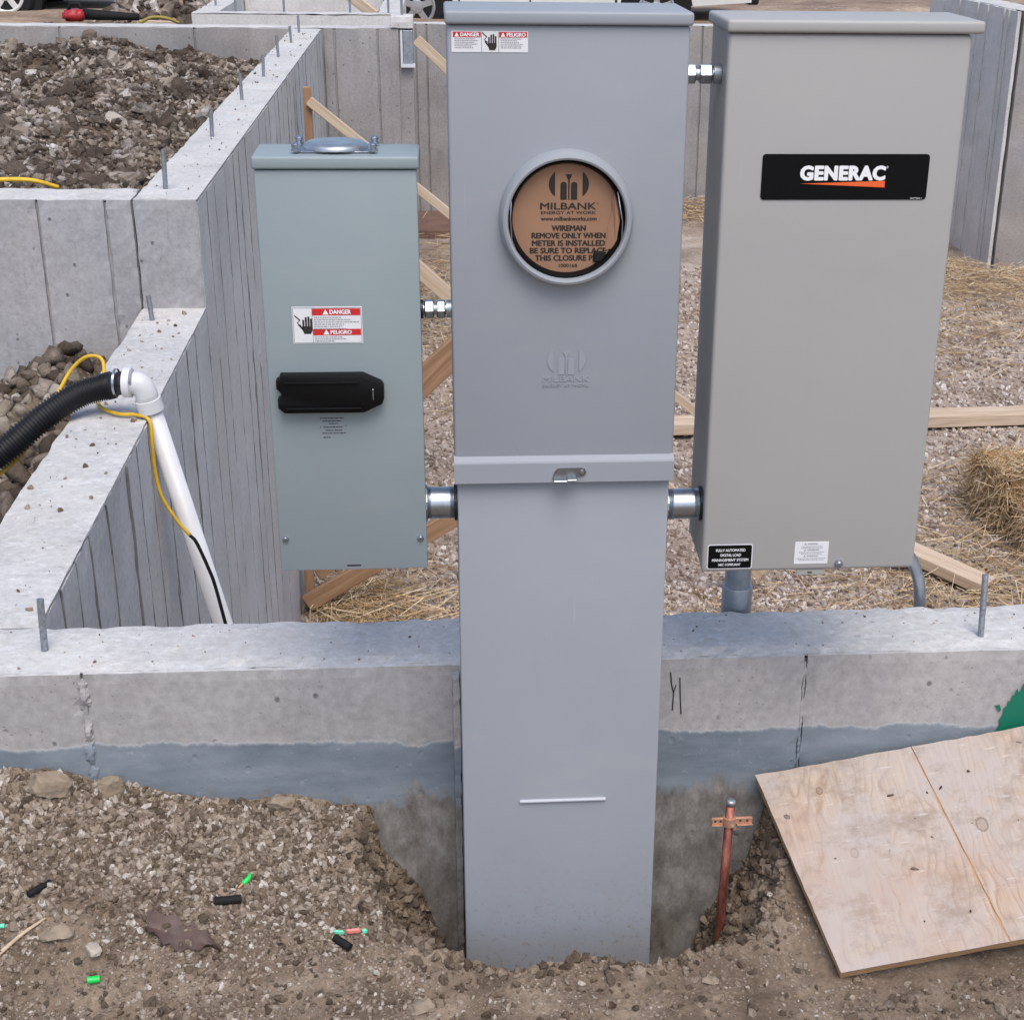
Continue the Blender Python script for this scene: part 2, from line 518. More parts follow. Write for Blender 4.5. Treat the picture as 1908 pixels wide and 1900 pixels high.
M['tyre'] = plain('tyre_rubber', (0.015, 0.015, 0.016, 1), 0.8, spec=0.2)
M['rim'] = plain('alloy_rim', (0.42, 0.42, 0.44, 1), 0.38, 0.7, var=0.1)
M['white_car'] = plain('white_car_paint', (0.62, 0.62, 0.60, 1), 0.3, var=0.06, vs=3)
M['black_car'] = plain('black_car_paint', (0.015, 0.016, 0.018, 1), 0.3)
M['glass'] = plain('tinted_glass', (0.02, 0.025, 0.03, 1), 0.08, spec=0.8)
M['red_plastic'] = plain('red_plastic', S(160, 34, 40), 0.4)
M['white_frame'] = plain('white_form_liner', S(205, 208, 212), 0.5)

def mk_copper():
    t = NT('weathered_copper_rod')
    p = t.pos()
    n = t.noise(t.map(p, (1, 1, 0.35)), 60, 5, 0.7)
    t.col(t.ramp(n, [(0.3, S(88, 50, 44)), (0.5, S(146, 86, 73)), (0.72, S(186, 130, 112))]))
    t.bump(n, 0.2, 0.002)
    return t.set(0.5, 0.55)
M['copper'] = mk_copper()
M['bronze'] = plain('bronze_clamp', S(186, 142, 116), 0.45, 0.4, var=0.15, vs=90)

def mk_wood(name, a, b, c, axis=0, knots=True):
    t = NT(name)
    o = t.obj()
    sc = [18, 18, 18]; sc[axis] = 0.9
    n = t.noise(t.map(o, sc), 1.6, 6, 0.6, 0.6)
    col = t.ramp(n, [(0.28, a), (0.5, b), (0.74, c)])
    f = [120, 120, 120]; f[axis] = 6
    g = t.noise(t.map(o, f), 1.0, 4, 0.6)
    col = t.mix(0.25, col, t.ramp(g, [(0.3, 0.25), (0.7, 0.8)]), 'OVERLAY')
    if knots:
        k = [7, 7, 7]; k[axis] = 2.2
        v = t.voro(t.map(o, k), 1.0)
        col = t.mix(t.ramp(v, [(0.05, 0.85), (0.13, 0.0)]), col, S(110, 70, 44))
    r = t.objrand()
    col = t.mix(t.math('MULTIPLY', r, 0.25), col, S(176, 140, 110))
    t.col(col)
    t.bump(g, 0.15, 0.003)
    return t.set(0.75, 0, 0.3)
M['lumber'] = mk_wood('pine_framing_lumber', S(168, 146, 122), S(194, 175, 152), S(210, 196, 178))
M['lumber_brown'] = mk_wood('brown_form_lumber', S(122, 94, 72), S(154, 122, 95), S(178, 147, 118))

def mk_ply():
    t = NT('weathered_plywood_veneer')
    o = t.obj()
    # cathedral grain: long stretched rings, warped
    warp = t.noise(t.map(o, (2.2, 0.9, 1)), 1.6, 4, 0.55)
    x, y, _z = t.sep(o)
    g1 = t.math('ADD', t.math('MULTIPLY', x, 34.0), t.math('MULTIPLY', warp, 22.0))
    g1 = t.math('ADD', g1, t.math('MULTIPLY', y, 3.0))
    rings = t.math('FRACT', g1)
    col = t.ramp(rings, [(0.0, S(150, 124, 102)), (0.18, S(176, 153, 131)), (0.8, S(184, 164, 144)), (1.0, S(162, 137, 114))])
    fib = t.noise(t.map(o, (210, 9, 50)), 1.0, 5, 0.65)
    col = t.mix(0.45, col, t.ramp(fib, [(0.28, 0.25), (0.72, 0.78)]), 'OVERLAY')
    # grey weathering, mud film and scuffs
    dust = t.noise(t.map(o, (1, 1, 1), (2, 2, 2)), 5, 7, 0.72)
    col = t.mix(t.ramp(dust, [(0.30, 0.0), (0.56, 0.85)]), col, S(174, 165, 160))
    mud = t.noise(t.map(o, (1, 1.3, 1), (5, 9, 2)), 9, 6, 0.75)
    col = t.mix(t.ramp(mud, [(0.50, 0.0), (0.66, 0.6)]), col, S(136, 118, 102))
    scr = t.noise(t.map(o, (24, 150, 1), (1, 3, 0), (0, 0, 0.75)), 1, 4, 0.6)
    col = t.mix(t.ramp(scr, [(0.62, 0.0), (0.72, 0.55)]), col, S(208, 203, 199))
    pk = t.noise(t.map(o, (1, 1, 1), (7, 3, 2)), 3.5, 4, 0.6)
    col = t.mix(t.ramp(pk, [(0.52, 0.0), (0.75, 0.4)]), col, S(168, 132, 114))
    # knots with a dark ring
    for kx, ky, r, dk in ((0.365, -0.175, 0.013, 0.7), (0.525, -0.145, 0.009, 0.6), (0.105, -0.055, 0.006, 0.9), (0.86, -0.2, 0.012, 0.8), (0.135, -0.185, 0.008, 0.4)):
        m = t.n('ShaderNodeMapping'); m.inputs['Location'].default_value = (-kx, -ky, 0)
        t.l(o, m.inputs['Vector'])
        sc_ = t.map(m.outputs[0], (1.0, 0.75, 0))
        ln = t.n('ShaderNodeVectorMath', _operation='LENGTH'); t.l(sc_, ln.inputs[0])
        d = t.math('ADD', t.math('DIVIDE', ln.outputs['Value'], r), t.math('MULTIPLY', t.math('SUBTRACT', warp, 0.5), 0.8))
        ring = t.ramp(t.math('MULTIPLY', d, 0.5), [(0.0, dk * 0.35), (0.34, dk * 0.3), (0.44, dk), (0.52, 0.0)])
        col = t.mix(ring, col, S(104, 78, 58))
    t.col(col)
    t.bump(t.math('ADD', fib, t.math('MULTIPLY', mud, 0.8)), 0.2, 0.002)
    return t.set(0.78, 0, 0.25)
M['ply'] = mk_ply()
def mk_plyedge():
    t = NT('plywood_edge_layers')
    o = t.obj()
    z = t.sep(o)[2]
    s = t.math('SINE', t.math('MULTIPLY', z, 900.0))
    col = t.mix(t.ramp(s, [(0.35, 0.0), (0.65, 1.0)]), S(176, 138, 98), S(204, 172, 136))
    n = t.noise(t.map(o, (60, 60, 200)), 1, 3)
    t.col(t.mix(0.3, col, t.ramp(n, [(0.3, 0.3), (0.7, 0.7)]), 'OVERLAY'))
    return t.set(0.8)
M['ply_edge'] = mk_plyedge()

def mk_soil(name, stops, scale=9, bump=0.6, pebble=0.6):
    t = NT(name)
    p = t.pos()
    n = t.noise(p, scale, 7, 0.65, 0.3)
    col = t.ramp(n, stops)
    f = t.noise(p, scale * 14, 5, 0.7)
    col = t.mix(0.5, col, t.ramp(f, [(0.3, 0.22), (0.7, 0.75)]), 'OVERLAY')
    v = t.n('ShaderNodeTexVoronoi', Scale=scale * 16)
    t.l(p, v.inputs['Vector'])
    gate = t.noise(t.map(p, loc=(5, 1, 3)), scale * 1.3, 3)
    pm = t.math('MULTIPLY', t.ramp(v.outputs['Distance'], [(0.3, 1.0), (0.42, 0.0)]), t.ramp(gate, [(0.45, 0.0), (0.62, pebble)]))
    pc = t.ramp(t.sep(v.outputs['Color'])[0], [(0.0, S(120, 106, 96)), (0.6, S(166, 152, 142)), (1.0, S(200, 192, 186))])
    col = t.mix(pm, col, pc)
    t.col(col)
    h = t.math('ADD', t.math('MULTIPLY', f, 0.7), t.math('ADD', t.math('MULTIPLY', pm, 0.8), t.math('MULTIPLY', n, 1.5)))
    t.bump(h, bump, 0.008)
    return t.set(0.92, 0, 0.2)
M['soil'] = mk_soil('damp_brown_soil', [(0.28, S(86, 73, 61)), (0.48, S(120, 105, 90)), (0.7, S(148, 133, 116))])
M['fill_dirt'] = mk_soil('cloddy_fill_dirt', [(0.3, S(56, 45, 36)), (0.5, S(88, 75, 62)), (0.7, S(122, 108, 93))], 4)
M['far_dirt'] = mk_soil('far_site_dirt', [(0.3, S(110, 92, 80)), (0.5, S(146, 126, 108)), (0.7, S(176, 158, 136))], 0.8, 0.4)
M['gravel_bed'] = mk_soil('gravel_bed', [(0.3, S(120, 104, 92)), (0.5, S(156, 142, 130)), (0.7, S(184, 172, 162))], 3, 0.8, 1.0)

def mk_stone(name, stops, dirt=None):
    t = NT(name)
    r = t.island()
    col = t.ramp(r, stops)
    n = t.noise(t.pos(), 120, 4, 0.65)
    col = t.mix(0.35, col, t.ramp(n, [(0.3, 0.25), (0.7, 0.75)]), 'OVERLAY')
    if dirt:
        d = t.noise(t.pos(), 2.6, 6, 0.65)
        col = t.mix(t.ramp(d, [(0.44, 0.0), (0.60, 0.85)]), col, dirt)
    t.col(col)
    t.bump(t.math('ADD', n, t.noise(t.pos(), 38, 4, 0.7)), 0.8, 0.008)
    return t.set(0.9, 0, 0.2)
M['stones'] = mk_stone('soil_stones', [(0.0, S(92, 79, 66)), (0.3, S(122, 108, 94)), (0.62, S(146, 132, 117)), (0.9, S(168, 156, 143)), (1.0, S(198, 191, 182))])
M['clods'] = mk_stone('dirt_clods', [(0.0, S(70, 60, 52)), (0.3, S(106, 95, 84)), (0.6, S(144, 132, 119)), (0.88, S(172, 161, 149)), (1.0, S(200, 194, 187))], S(64, 53, 45))
M['soil_clods'] = mk_stone('brown_soil_clods', [(0.0, S(80, 68, 57)), (0.5, S(112, 98, 84)), (1.0, S(146, 132, 116))])
M['gravel'] = mk_stone('pea_gravel', [(0.0, S(122, 104, 92)), (0.4, S(164, 148, 136)), (0.8, S(190, 178, 168)), (1.0, S(216, 208, 202))])
def mk_straw():
    t = NT('dry_straw')
    t.col(t.ramp(t.island(), [(0.0, S(136, 110, 78)), (0.4, S(180, 154, 118)), (0.8, S(204, 182, 148)), (1.0, S(222, 206, 178))]))
    return t.set(0.7, 0, 0.3)
M['straw'] = mk_straw()
M['straw_core'] = plain('packed_straw', S(158, 126, 86), 0.9, var=0.3, vs=35, bump=0.6)

# ------------------------------------------------------------------ scatter helpers
_t = (1 + 5 ** 0.5) / 2
ICO_V = np.array([(-1, _t, 0), (1, _t, 0), (-1, -_t, 0), (1, -_t, 0), (0, -1, _t), (0, 1, _t), (0, -1, -_t), (0, 1, -_t), (_t, 0, -1), (_t, 0, 1), (-_t, 0, -1), (-_t, 0, 1)]) / math.sqrt(1 + _t * _t)
ICO_F = np.array([(0, 11, 5), (0, 5, 1), (0, 1, 7), (0, 7, 10), (0, 10, 11), (1, 5, 9), (5, 11, 4), (11, 10, 2), (10, 7, 6), (7, 1, 8), (3, 9, 4), (3, 4, 2), (3, 2, 6), (3, 6, 8), (3, 8, 9), (4, 9, 5), (2, 4, 11), (6, 2, 10), (8, 6, 7), (9, 8, 1)])
def ico2(V0=None, F0=None):
    V = (ICO_V if V0 is None else V0).tolist(); Fs = []; cache = {}
    def mid(a, b):
        k = (min(a, b), max(a, b))
        if k not in cache:
            p = (np.array(V[a]) + np.array(V[b])) / 2
            V.append((p / np.linalg.norm(p)).tolist()); cache[k] = len(V) - 1
        return cache[k]
    for a, b, c in (ICO_F if F0 is None else F0):
        ab, bc, ca = mid(a, b), mid(b, c), mid(c, a)
        Fs += [(a, ab, ca), (b, bc, ab), (c, ca, bc), (ab, bc, ca)]
    return np.array(V), np.array(Fs)
ICO2_V, ICO2_F = ico2()
ICO3_V, ICO3_F = ico2(ICO2_V, ICO2_F)

def rand_rot(n, rng, tilt=1.0):
    q = rng.normal(size=(n, 4)); q[:, 1:3] *= tilt
    q /= np.linalg.norm(q, axis=1)[:, None]
    w, x, y, z = q.T
    return np.stack([np.stack([1 - 2 * (y * y + z * z), 2 * (x * y - z * w), 2 * (x * z + y * w)], -1),
                     np.stack([2 * (x * y + z * w), 1 - 2 * (x * x + z * z), 2 * (y * z - x * w)], -1),
                     np.stack([2 * (x * z - y * w), 2 * (y * z + x * w), 1 - 2 * (x * x + y * y)], -1)], 1)

def stones_mesh(name, P, size, rng, jitter=0.28, flat=0.7, fine=False, elong=1.35):
    BV, BF = (ICO2_V, ICO2_F) if fine else (ICO_V, ICO_F)
    n, k = len(P), len(BV)
    sc = np.stack([rng.uniform(0.8, elong, n), rng.uniform(0.65, 1.0, n), rng.uniform(flat * 0.7, flat, n)], -1)
    V = BV[None] * (1 + rng.uniform(-jitter, jitter, (n, k, 1))) + rng.uniform(-jitter, jitter, (n, k, 3)) * 0.35
    if fine:
        # cut each clod with two random planes so it gets broken faces
        for _ in range(3):
            d = rng.normal(size=(n, 1, 3)); d /= np.linalg.norm(d, axis=2, keepdims=True)
            h = rng.uniform(0.35, 0.8, (n, 1))
            s = (V * d).sum(2) - h
            V = V - d * np.maximum(s, 0)[..., None]
    V = V * sc[:, None, :] * np.asarray(size)[:, None, None]
    R = rand_rot(n, rng)
    V = np.einsum('nij,nkj->nki', R, V) + P[:, None, :]
    Fc = BF[None] + (np.arange(n) * k)[:, None, None]
    return quick_mesh(name, V.reshape(-1, 3), Fc.reshape(-1, 3))

def blades_mesh(name, P, D, L, W, rng):
    """thin three-sided straws: P base, D unit direction, L length, W width"""
    n = len(P)
    up = np.where(np.abs(D[:, 2:3]) > 0.9, np.array([[1.0, 0, 0]]), np.array([[0, 0, 1.0]]))
    s = np.cross(D, up); s /= np.linalg.norm(s, axis=1)[:, None]
    u = np.cross(s, D)
    V = np.zeros((n, 6, 3))
    for j in range(3):
        a = 2 * math.pi * j / 3
        o = (s * math.cos(a) + u * math.sin(a)) * (np.asarray(W)[:, None] * 0.5)
        V[:, j] = P + o
        V[:, j + 3] = P + D * np.asarray(L)[:, None] + o
    base = np.array([(0, 1, 4, 3), (1, 2, 5, 4), (2, 0, 3, 5)])
    Fc = base[None] + (np.arange(n) * 6)[:, None, None]
    return quick_mesh(name, V.reshape(-1, 3), Fc.reshape(-1, 4))

# ------------------------------------------------------------------ text helpers
def text_geo(body, bold=0.0, shear=0.0, res=3):
    cu = bpy.data.curves.new('tmp_text', 'FONT')
    cu.body = body; cu.size = 1.0; cu.resolution_u = res; cu.offset = bold; cu.shear = shear
    cu.fill_mode = 'FRONT' if hasattr(cu, 'fill_mode') else 'FRONT'
    cu.space_character = 1.08 if bold else 1.0
    ob = bpy.data.objects.new('tmp_text', cu)
    COL.objects.link(ob)
    dg = bpy.context.evaluated_depsgraph_get()
    me = bpy.data.meshes.new_from_object(ob.evaluated_get(dg))
    V = np.array([tuple(v.co) for v in me.vertices])
    Fc = [list(p.vertices) for p in me.polygons]
    bpy.data.objects.remove(ob); bpy.data.curves.remove(cu); bpy.data.meshes.remove(me)
    return V, Fc

def text(mb, body, x0, x1, z0, z1, y, bold=0.0, shear=0.0, fn=None, mat=0):
    """flat lettering fitted into x0..x1, z0..z1 on the plane y, facing -Y"""
    V, Fc = text_geo(body, bold, shear)
    lo, hi = V.min(0), V.max(0)
    X = x0 + (V[:, 0] - lo[0]) / (hi[0] - lo[0]) * (x1 - x0)
    Z = z0 + (V[:, 1] - lo[1]) / (hi[1] - lo[1]) * (z1 - z0)
    P = np.stack([X, np.full_like(X, y), Z], -1)
    mb.add(P, Fc, mat)
    if fn:          # heavier strokes: overprint, each pass a hair in front of the last
        h = (z1 - z0) * fn
        for i, (dx, dz) in enumerate(((-h, 0), (h, 0), (0, h * 0.6), (0, -h * 0.6))):
            mb.add(P + np.array([dx, -0.00003 * (i + 1), dz]), Fc, mat)
    return mb

def dashes(mb, x0, x1, z, h, y, rng, centre=False, gap=0.3, lo=0.6):
    """print too small to read: a row of short strokes"""
    L = (x1 - x0) * rng.uniform(lo, 1.0)
    a = x0 + ((x1 - x0) - L) / 2 if centre else x0
    x = a
    while x < a + L:
        w = rng.uniform(0.8, 3.2) * h
        e = min(x + w, a + L)
        mb.add([(x, y, z), (e, y, z), (e, y, z + h), (x, y, z + h)], [(0, 1, 2, 3)])
        x = e + h * gap * 2
    return mb

def warn_tri(mb, cx, z0, s, y):
    mb.add([(cx - s * 0.55, y, z0), (cx + s * 0.55, y, z0), (cx, y, z0 + s)], [(0, 1, 2)])
    return mb

def quad(mb, x0, x1, z0, z1, y):
    return mb.add([(x0, y, z0), (x1, y, z0), (x1, y, z1), (x0, y, z1)], [(0, 1, 2, 3)])

def stroke(mb, pts, w, y):
    for (a, b), (c, d) in zip(pts[:-1], pts[1:]):
        L = math.hypot(c - a, d - b); nx, nz = -(d - b) / L * w / 2, (c - a) / L * w / 2
        ex, ez = (c - a) / L * w * 0.4, (d - b) / L * w * 0.4
        mb.add([(a - ex + nx, y, b - ez + nz), (a - ex - nx, y, b - ez - nz), (c + ex - nx, y, d + ez - nz), (c + ex + nx, y, d + ez + nz)], [(0, 1, 2, 3)])
    return mb

def hand(mb, cx, z0, s, y):
    """raised hand pictogram, s tall, with the bolt on its left"""
    pal = [(-.2, .0), (.16, .0), (.27, .2), (.27, .45), (-.3, .45), (-.3, .25)]
    mb.add([(cx + a * s, y, z0 + b * s) for a, b in pal], [list(range(6))])
    for i, (fx, h) in enumerate(((-.23, .82), (-.08, .97), (.07, 1.0), (.21, .88))):
        quad(mb, cx + (fx - .055) * s, cx + (fx + .055) * s, z0 + .45 * s, z0 + h * s, y)
    stroke(mb, [(cx - .27 * s, z0 + .28 * s), (cx - .47 * s, z0 + .52 * s)], .1 * s, y)
    return mb

def bolt_mark(mb, x, z, s, y):
    stroke(mb, [(x, z + s), (x + .42 * s, z + .62 * s)], .1 * s, y)
    stroke(mb, [(x + .42 * s, z + .62 * s), (x + .2 * s, z + .36 * s), (x + .5 * s, z + .1 * s)], .07 * s, y)
    return mb

# ================================================================== SETTING
WALL_Z = 0.515          # top of the near wall and the low side wall
HIGH_Z = 0.85           # top of the higher walls
NW0, NW1 = 2.405, 2.592 # near wall front and back
XI, XO = -0.734, -0.93  # inner and outer face of the left-hand walls
YH = 4.89               # camera-side face of the high wall

def floor_z(y):
    return -1.6 + 0.4 * sstep(7.5, 13.5, np.asarray(y, float))

# ---- foreground ground with the dug hole
RIM = np.array([(-.140, 3.2), (-.145, 2.40), (-.178, 2.338), (-.145, 2.261), (-.098, 2.177), (.009, 2.108), (.171, 2.118), (.339, 2.114), (.446, 2.127), (.530, 2.148), (.560, 2.22), (.570, 2.30), (.574, 3.2)])
def rim_dist(x, y):
    """signed distance to the hole's rim, positive inside"""
    d = np.full(x.shape, 1e9); ins = np.zeros(x.shape, bool)
    n = len(RIM)
    for i in range(n):
        a, b = RIM[i], RIM[(i + 1) % n]
        ab = b - a
        t = np.clip(((x - a[0]) * ab[0] + (y - a[1]) * ab[1]) / (ab @ ab), 0, 1)
        d = np.minimum(d, np.hypot(x - a[0] - t * ab[0], y - a[1] - t * ab[1]))
        c = ((a[1] > y) != (b[1] > y)) & (x < (b[0] - a[0]) * (y - a[1]) / (b[1] - a[1] + 1e-12) + a[0])
        ins ^= c
    return np.where(ins, d, -d)

def ground_z(x, y):
    x = np.asarray(x, float); y = np.asarray(y, float)
    p = np.stack([x, y, np.zeros_like(x)], -1)
    t = np.clip((y - 2.07) / 0.335, 0, 1.15)
    left = 0.135 + 0.075 * np.clip(-(x + 0.15) / 0.5, 0, 1.2)
    right = 0.145 * sstep(0.36, 0.56, x)
    amt = np.where(x < 0.2, left * sstep(0.1, -0.08, x), right)
    near = sstep(1.2, 1.9, y)
    z = 0.09 + amt * t
    z = z + fbm(p, 3.1, 3, 3) * 0.012 * near + fbm(p, 17, 3, 9) * 0.0065 + fbm(p, 60, 2, 4) * 0.0022
    # gravelly berm by the wall, left
    z = z + 0.02 * sstep(2.2, 2.4, y) * sstep(-.1, -.3, x) * (0.5 + vnoise(p, 7, 21))
    d = rim_dist(x + 0.010 * vnoise(p, 11, 5) + .007 * vnoise(p, 38, 6), y + 0.012 * vnoise(p, 13, 7) + .006 * vnoise(p, 41, 8))
    lip = 0.012 * np.exp(-(d / 0.035) ** 2) * (0.6 + vnoise(p, 9, 31))
    z = z + lip
    drop = np.clip(d, 0, None)
    depth = 0.055 * (1 - np.exp(-drop / 0.008)) + 1.75 * drop + 5.0 * np.clip(drop - 0.14, 0, None) + 0.055 * fbm(p, 13, 4, 12) * sstep(0, 0.05, drop)
    floor = -0.62 + 0.02 * vnoise(p, 12, 2)
    z = np.where(d > 0, np.maximum(z - np.clip(depth, 0, None), floor), z)
    return z

def axis_pts(fine0, fine1, step, lo, hi):
    a = list(np.arange(fine0, fine1 + 1e-9, step))
    s, x = step * 1.35, fine1
    while x < hi:
        x += s; s *= 1.35; a.append(min(x, hi))
    s, x = step * 1.35, fine0
    while x > lo:
        x -= s; s *= 1.35; a.insert(0, max(x, lo))
    return np.array(a)

gx = axis_pts(-1.0, 1.15, 0.0075, -900, 900)
gy = np.concatenate([axis_pts(1.80, 2.40, 0.0075, -900, 2.4)[:-1], [2.402, 2.412, 2.43]])
GX, GY = np.meshgrid(gx, gy, indexing='ij')
far = sstep(6, 40, np.hypot(GX, GY))
GZ = ground_z(GX.ravel(), GY.ravel()).reshape(GX.shape) * (1 - far) + 0.05 * far
nx_, ny_ = GX.shape
ii, jj = np.meshgrid(np.arange(nx_ - 1), np.arange(ny_ - 1), indexing='ij')
Q = np.stack([ii * ny_ + jj, (ii + 1) * ny_ + jj, (ii + 1) * ny_ + jj + 1, ii * ny_ + jj + 1], -1).reshape(-1, 4)
me = quick_mesh('ground', np.stack([GX.ravel(), GY.ravel(), GZ.ravel()], -1), Q)
me.polygons.foreach_set('use_smooth', [True] * len(me.polygons))
g = link('ground', me, M['soil']); g['kind'] = 'structure'

# ---- basement floor
fx = np.linspace(-0.75, 9.2, 60); fy = np.linspace(2.55, 16, 110)
FX, FY = np.meshgrid(fx, fy, indexing='ij')
FP = np.stack([FX.ravel(), FY.ravel(), np.zeros(FX.size)], -1)
FZ = floor_z(FY.ravel()) + fbm(FP, 1.4, 3, 41) * 0.02 - 0.012
nx_, ny_ = FX.shape
ii, jj = np.meshgrid(np.arange(nx_ - 1), np.arange(ny_ - 1), indexing='ij')
Q = np.stack([ii * ny_ + jj, (ii + 1) * ny_ + jj, (ii + 1) * ny_ + jj + 1, ii * ny_ + jj + 1], -1).reshape(-1, 4)
me = quick_mesh('basement_floor', np.stack([FX.ravel(), FY.ravel(), FZ], -1), Q)
me.polygons.foreach_set('use_smooth', [True] * len(me.polygons))
o = link('basement_floor', me, M['gravel_bed']); o['kind'] = 'structure'

# ---- dirt: outside backfill left of the low wall, fill inside the high walls, far site ground
def backfill_z(x, y):
    p = np.stack([x, y, np.zeros_like(x)], -1)
    z = 0.24 + fbm(p, 1.6, 3, 51) * 0.03 + fbm(p, 8, 2, 52) * 0.02
    z = z + 0.14 * np.exp(-(((x + 1.17) / 0.16) ** 2 + ((y - 4.8) / 0.35) ** 2))
    z = z - 0.05 * sstep(-1.3, -0.95, x) * sstep(4.2, 3.2, y)
    return z
def fill_z(x, y):
    p = np.stack([x, y, np.zeros_like(x)], -1)
    z = 0.735 + fbm(p, 0.8, 3, 61) * 0.06 + fbm(p, 4, 2, 62) * 0.05
    z = z - 0.10 * sstep(-1.9, -1.0, x) * sstep(5.6, 7.0, y)
    z = np.minimum(z, 0.80)
    return z
def farg_z(x, y):
    p = np.stack([x, y, np.zeros_like(x)], -1)
    z = 0.06 + fbm(p, 0.12, 3, 71) * 0.10 + fbm(p, 0.7, 2, 72) * 0.04
    z = z + 0.62 * np.exp(-(((x + 2.75) / 0.75) ** 2 + ((y - 17.8) / 1.2) ** 2))   # spoil heap
    z = z + 4.0 * sstep(40, 200, y) + 0.35 * sstep(24, 40, y)
    return z
def sheet(name, x0, x1, y0, y1, nx, ny, fz, mat, xs=None, ys=None):
    xs = np.linspace(x0, x1, nx) if xs is None else xs
    ys = np.linspace(y0, y1, ny) if ys is None else ys
    X, Y = np.meshgrid(xs, ys, indexing='ij')
    V = np.stack([X.ravel(), Y.ravel(), fz(X.ravel(), Y.ravel())], -1)
    a, b = X.shape
    i, j = np.meshgrid(np.arange(a - 1), np.arange(b - 1), indexing='ij')
    Q = np.stack([i * b + j, (i + 1) * b + j, (i + 1) * b + j + 1, i * b + j + 1], -1).reshape(-1, 4)
    me = quick_mesh(name, V, Q)
    me.polygons.foreach_set('use_smooth', [True] * len(me.polygons))
    o = link(name, me, mat); o['kind'] = 'structure'
    return o
sheet('backfill_ground', -14, XO + 0.02, 2.42, YH + 0.03, 160, 60, backfill_z, M['fill_dirt'],
      xs=np.concatenate([np.linspace(-30, -3, 20)[:-1], np.linspace(-3, XO + 0.02, 100)]))
sheet('fill_ground', -14, XO + 0.02, 5.07, 11.0, 180, 90, fill_z, M['fill_dirt'],
      xs=np.concatenate([np.linspace(-30, -5, 20)[:-1], np.linspace(-5, XO + 0.02, 140)]))
_ys = np.concatenate([np.linspace(11.0, 30, 90)[:-1], np.geomspace(30, 900, 30)])
_xs = np.concatenate([-np.geomspace(12, 900, 26)[::-1][:-1], np.linspace(-12, 14, 110), np.geomspace(14, 900, 26)[1:]])
def farg_cut(x, y):
    z = farg_z(x, y)
    # the basement is open: keep this sheet below the floor where the dig is
    inside = (x > -0.5) & (x < 9.05) & (y < 15.35)
    return np.where(inside, -2.2, z)
sheet('site_ground', 0, 1, 0, 1, 0, 0, farg_cut, M['far_dirt'], xs=_xs, ys=_ys)

# ---- walls -------------------------------------------------------------------
def wall(name, label, loc, core, mats, res=0.05, amp=0.0015, chip=0.006, seed=0, cap=None, top_amp=2.0):
    """a cast concrete wall: body with its troweled top in the second slot"""
    w = thing(name, label, 'wall', loc)
    x0, x1, y0, y1, z0, z1 = core
    part('wall_body', MB().rough(x0, x1, y0, y1, z0, z1 - 0.010, res=max(res, 0.08), amp=amp, chip=chip, seed=seed, freq=16), mats, w)
    if cap is None: cap = (x0, x1, y0, y1)
    part('wall_top', MB().rough(*cap, z1 - 0.0095, z1, res=res, amp=amp, chip=chip, seed=seed + 1, mats={'z+': 1}, freq=16, top_amp=top_amp), mats, w)
    return w

def panels_y(w, cuts, y_face, thick, z0, z1, mat, seed, gap=0.005, res=0.03, amp=0.0012, facing=-1, wob=0.0015):
    """cast panels side by side on a wall face that looks along -Y (facing=-1); each is its own piece"""
    for i, (a, b) in enumerate(zip(cuts[:-1], cuts[1:])):
        d = random.uniform(-wob, wob)
        y0, y1 = (y_face + d, y_face + thick) if facing < 0 else (y_face - thick, y_face - d)
        mb = MB().rough(a + gap / 2, b - gap / 2, y0, y1, z0, z1, res=res, amp=amp, chip=0.004, seed=seed + i * 3, mats={'z+': 1}, freq=13)
        part('wall_panel', mb, mat, w)

def panels_x(w, cuts, x_face, thick, z0, z1, mat, seed, gap=0.012, res=0.05, amp=0.0015, wob=0.0012, ztop=None):
    """board-formed strips on a face that looks along +X"""
    for i, (a, b) in enumerate(zip(cuts[:-1], cuts[1:])):
        d = random.uniform(-wob, wob)
        mb = MB().rough(x_face - thick, x_face + d, a, b - 0.003, z0, z1, res=res, amp=amp, chip=0.003, seed=seed + i * 3, mats={'z+': 1}, freq=11)
        part('board_strip', mb, mat, w)
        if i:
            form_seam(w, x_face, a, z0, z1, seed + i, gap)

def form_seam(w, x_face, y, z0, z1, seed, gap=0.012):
    """fin of grout, coloured dark for oil stain and joint shadow, squeezed out between two form boards: uneven, broken in places"""
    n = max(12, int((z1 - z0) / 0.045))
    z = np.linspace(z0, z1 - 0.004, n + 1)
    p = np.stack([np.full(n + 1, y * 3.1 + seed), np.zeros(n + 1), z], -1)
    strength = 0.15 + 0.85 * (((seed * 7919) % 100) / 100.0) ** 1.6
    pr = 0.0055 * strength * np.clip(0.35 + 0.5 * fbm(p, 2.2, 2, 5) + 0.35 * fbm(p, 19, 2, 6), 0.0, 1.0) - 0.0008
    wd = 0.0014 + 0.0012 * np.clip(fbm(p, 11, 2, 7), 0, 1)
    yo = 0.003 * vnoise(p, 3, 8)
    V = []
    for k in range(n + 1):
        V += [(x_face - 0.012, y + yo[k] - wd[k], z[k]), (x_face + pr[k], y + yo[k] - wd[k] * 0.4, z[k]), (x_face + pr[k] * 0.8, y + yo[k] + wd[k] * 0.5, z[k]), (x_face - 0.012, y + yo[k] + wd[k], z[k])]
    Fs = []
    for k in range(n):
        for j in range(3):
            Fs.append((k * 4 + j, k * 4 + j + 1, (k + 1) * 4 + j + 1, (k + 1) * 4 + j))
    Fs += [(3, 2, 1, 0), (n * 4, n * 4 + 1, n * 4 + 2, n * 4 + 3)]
    part('form_seam', MB().add(V, Fs), M['seam'], w)

